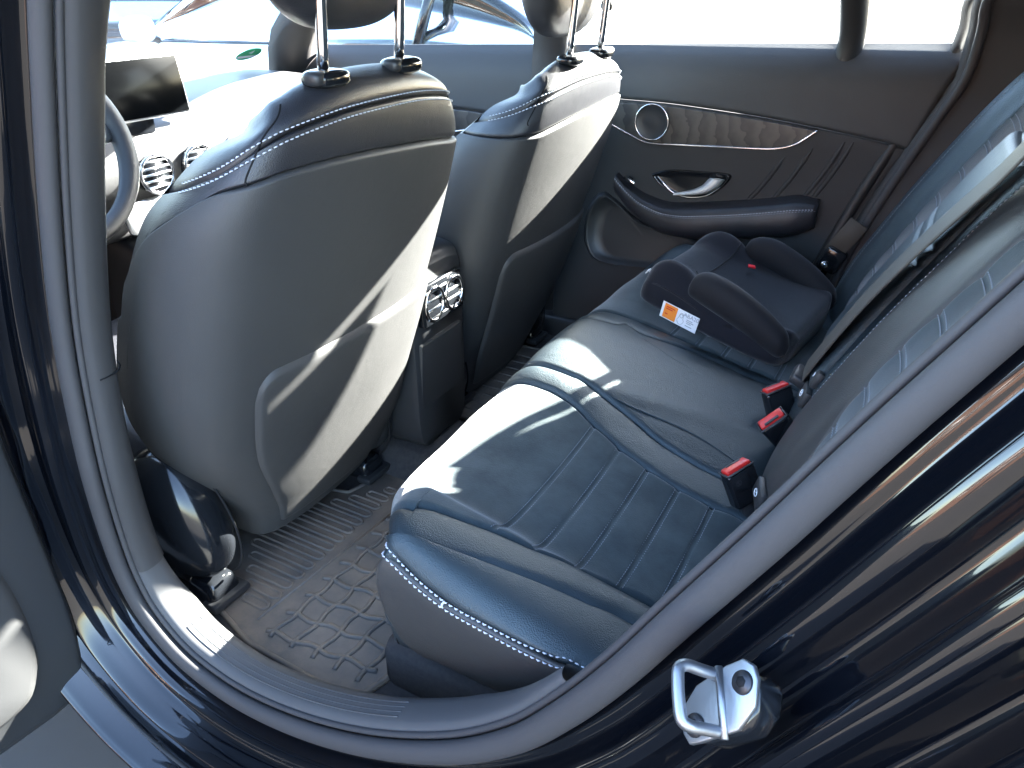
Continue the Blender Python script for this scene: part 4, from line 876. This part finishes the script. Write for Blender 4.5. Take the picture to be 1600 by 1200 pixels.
# ================================================================== centre console, dashboard, wheel
con = thing('centre_console', 'dark centre console between the front seats, shiny vent on its rear', 'console', loc=(-1.2, 1.16, .48))
secs = []
for x, zt_, w_ in ((-1.75, .86, .12), (-1.5, .80, .115), (-1.25, .86, .11), (-1.02, .90, .105), (-.90, .905, .098), (-.835, .90, .092), (-.815, .875, .088)):
    zb_ = .50
    secs.append([(x, 1.16-w_, (zt_+zb_)/2), (x, 1.16-w_*.97, zt_-.03), (x, 1.16-w_*.75, zt_), (x, 1.16, zt_+.006), (x, 1.16+w_*.75, zt_), (x, 1.16+w_*.97, zt_-.03), (x, 1.16+w_, (zt_+zb_)/2), (x, 1.16+w_*.9, zb_), (x, 1.16, zb_-.01), (x, 1.16-w_*.9, zb_)])
loft('console_body', secs, 'plastic', con, 50, 50, flip=True)
slope = lambda z: -.932-.10*(.87-z)
ve = box('rear_vent', (-.811, 1.16, .81), (.022, .145, .085), 'gloss_plastic', con, .006, 2, Matrix.Rotation(-.10, 3, 'Y'))
for i in range(4): tube('vent_slat', [(-.800-.0012*i, 1.10, .782+.018*i), (-.800-.0012*i, 1.22, .782+.018*i)], .0035, 'satin_metal', ve, 8)
a = np.linspace(0, 2*np.pi, 40, endpoint=False)
for yy in (1.125, 1.195): tube('vent_ring', [(-.798, yy+.030*math.cos(b), .81+.034*math.sin(b)) for b in a], .0035, 'chrome', ve, 8, ref=(1, 0, 0), closed=True)
box('rear_panel', (-.822, 1.16, .63), (.02, .15, .20), 'plastic', con, .006, 2, Matrix.Rotation(.06, 3, 'Y'))
dash = thing('dashboard', 'sunlit pale dashboard below the windscreen with round vents', 'dashboard', loc=(-1.75, 1.16, .8))
secs = []
for y in (.46, .50, .70, .95, 1.16, 1.40, 1.65, 1.80, 1.85):
    e = 0 if .48 < y < 1.82 else .03; h_ = .03*math.exp(-((y-.79)/.16)**2)
    secs.append([(-2.0, y, .86), (-2.02, y, 1.06-e), (-1.98, y, 1.102-e), (-1.85, y, 1.112-e), (-1.68, y, 1.108-e+h_), (-1.58, y, 1.085-e+h_), (-1.535, y, 1.03), (-1.55, y, .96), (-1.62, y, .90), (-1.66, y, .82)])
loft('dash_top', secs, 'dash', dash, 80, 60, flip=False)
for yy in (1.10, 1.22, 1.34):
    c = np.array([-1.535, yy, .985]); r_ = tube('vent', [c+np.array([-.02, 0, 0]), c+np.array([.012, 0, .0])], .042, 'gloss_plastic', dash, 32, ref=(0, 0, 1))
    tube('vent_ring', [c+np.array([.013, .042*math.cos(b), .042*math.sin(b)]) for b in a], .004, 'chrome', r_, 8, ref=(1, 0, 0), closed=True)
    for k in range(-2, 3): tube('vent_slat', [c+np.array([.012, -.036, .014*k]), c+np.array([.012, .036, .014*k])], .003, 'satin_metal', r_, 6)
box('trim_panel', (-1.53, 1.2, .90), (.02, .40, .07), 'satin_metal', dash, .008, 2, Matrix.Rotation(-.3, 3, 'Y'))
scr = thing('display_screen', 'black tablet display with thin silver frame standing on the dashboard', 'screen', loc=(-1.54, 1.10, 1.09))
R = Matrix.Rotation(-.12, 3, 'Y')
box('housing', (-1.552, 1.095, 1.160), (.016, .285, .128), 'satin_metal', scr, .006, 3, R); box('display', (-1.5435, 1.095, 1.161), (.004, .274, .117), 'screen_glass', scr, .0015, 2, R)
box('stand', (-1.565, 1.095, 1.09), (.03, .10, .05), 'gloss_plastic', scr, .006, 2)
sw_ = thing('steering_wheel', 'grey leather steering wheel with switch spoke beside the pillar', 'steering wheel', loc=(-1.42, .79, .85))
SWC = np.array([-1.385, .757, 1.120]); tilt = math.radians(24); e1 = np.array([0, 1.0, 0]); e2 = np.array([-math.sin(tilt), 0, math.cos(tilt)]); e3 = np.cross(e1, e2)
a = np.linspace(0, 2*np.pi, 72, endpoint=False)
tube('rim', [SWC+.180*math.cos(b)*e1+.178*math.sin(b)*e2 for b in a], [.0165+.003*max(0, math.cos(2*b)) for b in a], 'leather_side', sw_, 16, ref=tuple(e3), closed=True)
blob('hub', SWC+e3*-.02, (.035, .075, .060), 'plastic', sw_, 2.8, 36, 20)
for s_ in (-1, 1):
    sp2 = tube('spoke', [SWC+e1*s_*.05-e3*.012, SWC+e1*s_*.12-e3*.010, SWC+e1*s_*.178], [.030, .024, .016], 'satin_metal', sw_, 14, ref=tuple(e3), flat=.35)
    box('spoke_switch', SWC+e1*s_*.115+e3*.004*0+np.array([.012, 0, .004]), (.010, .045, .026), 'gloss_plastic', sp2, .004, 2, Matrix.Rotation(-tilt, 3, 'Y'))
tube('spoke', [SWC-e2*.05-e3*.012, SWC-e2*.178], [.026, .018], 'satin_metal', sw_, 14, ref=tuple(e3), flat=.4)
tube('column', [SWC-e3*.0, SWC+np.array([-.25, 0, -.10])], .045, 'plastic', sw_, 20, ref=(0, 1, 0))
# ------------------------------------------------------------------ green windscreen badge
bd = thing('windscreen_badge', 'round green badge with white field stuck low inside the windscreen', 'sticker', loc=tuple(at(388, 83, 'X', -1.86)))
def wsx(p):                                        # onto the windscreen plane, far half
    a_, b_, c_ = np.array([-2.05, 1.16, 1.105]), np.array([-1.97, 1.86, 1.105]), np.array([-1.03, 1.72, 1.585]); n = np.cross(b_-a_, c_-a_); n /= np.linalg.norm(n)
    d = ray(*p); return CAM+d*(((a_-CAM)@n)/(d@n)), n
c, n = wsx((388, 83)); n = n if n[0] > 0 else -n; x_ = np.cross(np.array([0, 0, 1.0]), n); x_ /= np.linalg.norm(x_); y_ = np.cross(n, x_)
prism('disc', [c+n*.003+.040*(math.cos(b)*x_+math.sin(b)*y_) for b in np.linspace(0, 2*np.pi, 40, endpoint=False)], n, .0008, 'green', bd)
prism('field', [c+n*.0042+x_*a_+y_*b_ for a_, b_ in ((-.030, -.022), (.030, -.022), (.034, -.008), (-.034, -.008))], n, .0006, 'white_print', bd)
text('numeral', '4', .034, 'white_print', bd, c+n*.0042+y_*.014, x_, y_, .0006)
# ================================================================== near rear door, swung open
nd = thing('rear_door', 'near rear door swung wide open, grey inner panel beside the black jamb', 'car door', loc=(-.88, .30, .40))
h0 = np.array([-.955, at(128, 1000, 'X', -.955)[1]]); dr = np.array([-.12, -1.0]); dr /= np.linalg.norm(dr); nr = np.array([dr[1], -dr[0]])*-1      # nr faces the rear (+X)
if nr[0] < 0: nr = -nr
def dp(t, off, z): return np.array([h0[0]+dr[0]*t+nr[0]*off, h0[1]+dr[1]*t+nr[1]*off, z])
secs = []
for z, o_, e_ in ((.40, -.01, .030), (.43, .0, .012), (.55, .012, .0), (.70, .018, .0), (.85, .016, .0), (1.0, .010, .0), (1.10, .0, .006), (1.16, -.03, .02)):
    secs.append([dp(e_, o_-.03, z), dp(e_+.004, o_-.008, z), dp(e_+.022, o_, z), dp(.12, o_+.004, z), dp(.45, o_+.006, z), dp(.90, o_, z), dp(.94, o_-.03, z), dp(.90, -.07, z), dp(.4, -.075, z), dp(e_+.02, -.06, z)])
loft('inner_panel', secs, 'plastic', nd, 50, 60, flip=True)
prism('outer_skin', [dp(.0, -.078, .38), dp(.98, -.078, .38), dp(.98, -.078, 1.15), dp(.0, -.078, 1.15)], tuple(np.r_[-nr, 0]), .03, 'paint', nd, .008, 2)
# moulded lighter pocket area on the inner panel
pk_ = spline([(.075, .52), (.062, .62), (.070, .72), (.10, .775), (.17, .80), (.40, .81), (.62, .78), (.66, .62), (.62, .50), (.35, .47), (.13, .475)], 70, True)
V = []; c2 = pk_.mean(0)
for s_, o_ in ((1.03, .014), (1.0, .026), (.96, .030), (.8, .032), (.4, .032), (0, .032)): V += [dp(c2[0]+(q[0]-c2[0])*s_, o_, c2[1]+(q[1]-c2[1])*s_) for q in pk_]
mesh('map_bin', V, gridfaces(6, 70, True), 'door_dark', nd)
blob('pull_cup', dp(.19, .035, .50), (.012, .055, .05), 'gloss_plastic', nd, 2.4, 30, 18)
tube('window_frame', [dp(.02, -.045, 1.14), dp(.06, -.05+.03, 1.35), dp(.12, .02, 1.55)], .022, 'paint', nd, 12)
# ================================================================== surroundings
def ground():
    v = [(-80, -80, 0), (80, -80, 0), (80, 80, 0), (-80, 80, 0)]; o = mesh('ground', v, [(0, 1, 2, 3)], 'concrete', None, False); o['kind'] = 'structure'; return o
ground()
def brick_house():
    t = thing('brick_house', 'red brick house behind the open door, mirrored in the black jamb', 'house', loc=(-6, -13.5, 0))
    box('wall', (-6, -14.5, 2.1), (15, 2, 4.2), 'brick_wall', t, .02, 1); rf = prism('roof', [(-13.8, -15.8, 4.2), (-13.8, -13.2, 4.2), (-13.8, -14.5, 5.6)], (1, 0, 0), 15.6, 'rubber', t, .02, 1, False)
    for x in (-11.5, -8.5, -5.5, -2.5, .5):
        w_ = box('window', (x, -13.49, 2.2), (1.2, .08, 1.4), 'car_white', t, .01, 1); box('pane', (x, -13.44, 2.2), (1.0, .02, 1.2), 'car_glass', w_, .002, 1)
    dr_ = box('door', (-7, -13.48, 1.05), (1.0, .08, 2.1), 'plastic', t, .01, 1); box('handle', (-6.65, -13.42, 1.05), (.12, .03, .03), 'chrome', dr_, .005, 1)
brick_house()
def parked(loc, rotz, paint, label):
    t = thing('parked_car', label, 'car', loc=loc); MM = Matrix.Translation(Vector(loc)) @ Matrix.Rotation(rotz, 4, 'Z')
    def T(p): return np.array(MM @ Vector(p))
    def sec(x, zb_, zs, w_): return [T(p) for p in ((x, -w_*.92, zb_), (x, -w_, zb_+.2), (x, -w_*1.0, zs-.25), (x, -w_*.96, zs-.05), (x, -w_*.88, zs), (x, 0, zs+.03), (x, w_*.88, zs), (x, w_*.96, zs-.05), (x, w_*1.0, zs-.25), (x, w_, zb_+.2), (x, w_*.92, zb_), (x, 0, zb_))]
    loft('body', [sec(-2.15, .35, .62, .70), sec(-2.05, .25, .72, .80), sec(-1.6, .22, .86, .87), (sec(-.9, .22, .95, .89)), sec(0, .22, .98, .90), sec(1.0, .22, 1.0, .89), sec(1.8, .24, 1.02, .86), sec(2.05, .3, .98, .78), sec(2.12, .4, .85, .70)], paint, t, 70, 60)
    def cab(x, w0, w1, z0, z1): return [T(p) for p in ((x, -w0, z0), (x, -w1*1.03, (z0+z1)/2), (x, -w1, z1-.06), (x, -w1*.8, z1), (x, 0, z1+.02), (x, w1*.8, z1), (x, w1, z1-.06), (x, w1*1.03, (z0+z1)/2), (x, w0, z0), (x, 0, z0))]
    loft('cabin_glass', [cab(-1.0, .78, .78, .93, .97), cab(-.55, .80, .70, .94, 1.22), cab(-.1, .81, .63, .95, 1.42), cab(.6, .81, .62, .95, 1.45), cab(1.2, .80, .62, .96, 1.42), cab(1.75, .78, .64, .97, 1.22), cab(1.98, .74, .7, .97, 1.02)], 'car_glass', t, 60, 50)
    loft('roof', [cab(-.12, .62, .62, 1.41, 1.425), cab(0, .645, .635, 1.38, 1.448), cab(.6, .64, .635, 1.38, 1.468), cab(1.15, .64, .63, 1.38, 1.442), cab(1.3, .62, .61, 1.37, 1.40)], paint, t, 40, 40)
    for s_ in (-1, 1):
        tube('window_trim', [T((-.95, s_*.83, .955)), T((0, s_*.855, .975)), T((1.0, s_*.845, .99)), T((1.75, s_*.80, 1.0))], .010, 'gloss_plastic', t, 8)
        for x in (.38, 1.25): tube('window_post', [T((x, s_*.835, .97)), T((x+.04, s_*.74, 1.22)), T((x+.08, s_*.63, 1.42))], .030, 'gloss_plastic', t, 8, ref=(1, 0, 0))
        m_ = blob('mirror', T((-.62, s_*1.0, 1.04)), (.07, .11, .075), paint, t, 2.8, 30, 16, rot=MM.to_3x3()); tube('mirror_foot', [T((-.62, s_*.86, .97)), T((-.62, s_*.95, 1.01))], .022, 'gloss_plastic', m_, 8)
        for x in (.28, 1.12): tube('door_handle', [T((x, s_*.905, .86)), T((x+.09, s_*.925, .865)), T((x+.18, s_*.905, .87))], .013, paint, t, 8)
        tube('side_moulding', [T((-1.1, s_*.905, .42)), T((1.4, s_*.905, .42))], .03, 'gloss_plastic', t, 8)
        for x in (-1.35, 1.35):
            wv = tube('wheel', [T((x, s_*.70, .32)), T((x, s_*.91, .32))], .32, 'tyre', t, 32, ref=(0, 0, 1)); tube('rim', [T((x, s_*.90, .32)), T((x, s_*.918, .32))], [.22, .20], 'satin_metal', wv, 24, ref=(0, 0, 1))
    return t
parked((-3.9, 4.35, 0), math.radians(4), 'car_white', 'white car parked alongside, seen through the far side windows')
parked((-6.1, 4.0, 0), math.radians(35), 'car_navy', 'dark blue car with door mirror seen through the windscreen')
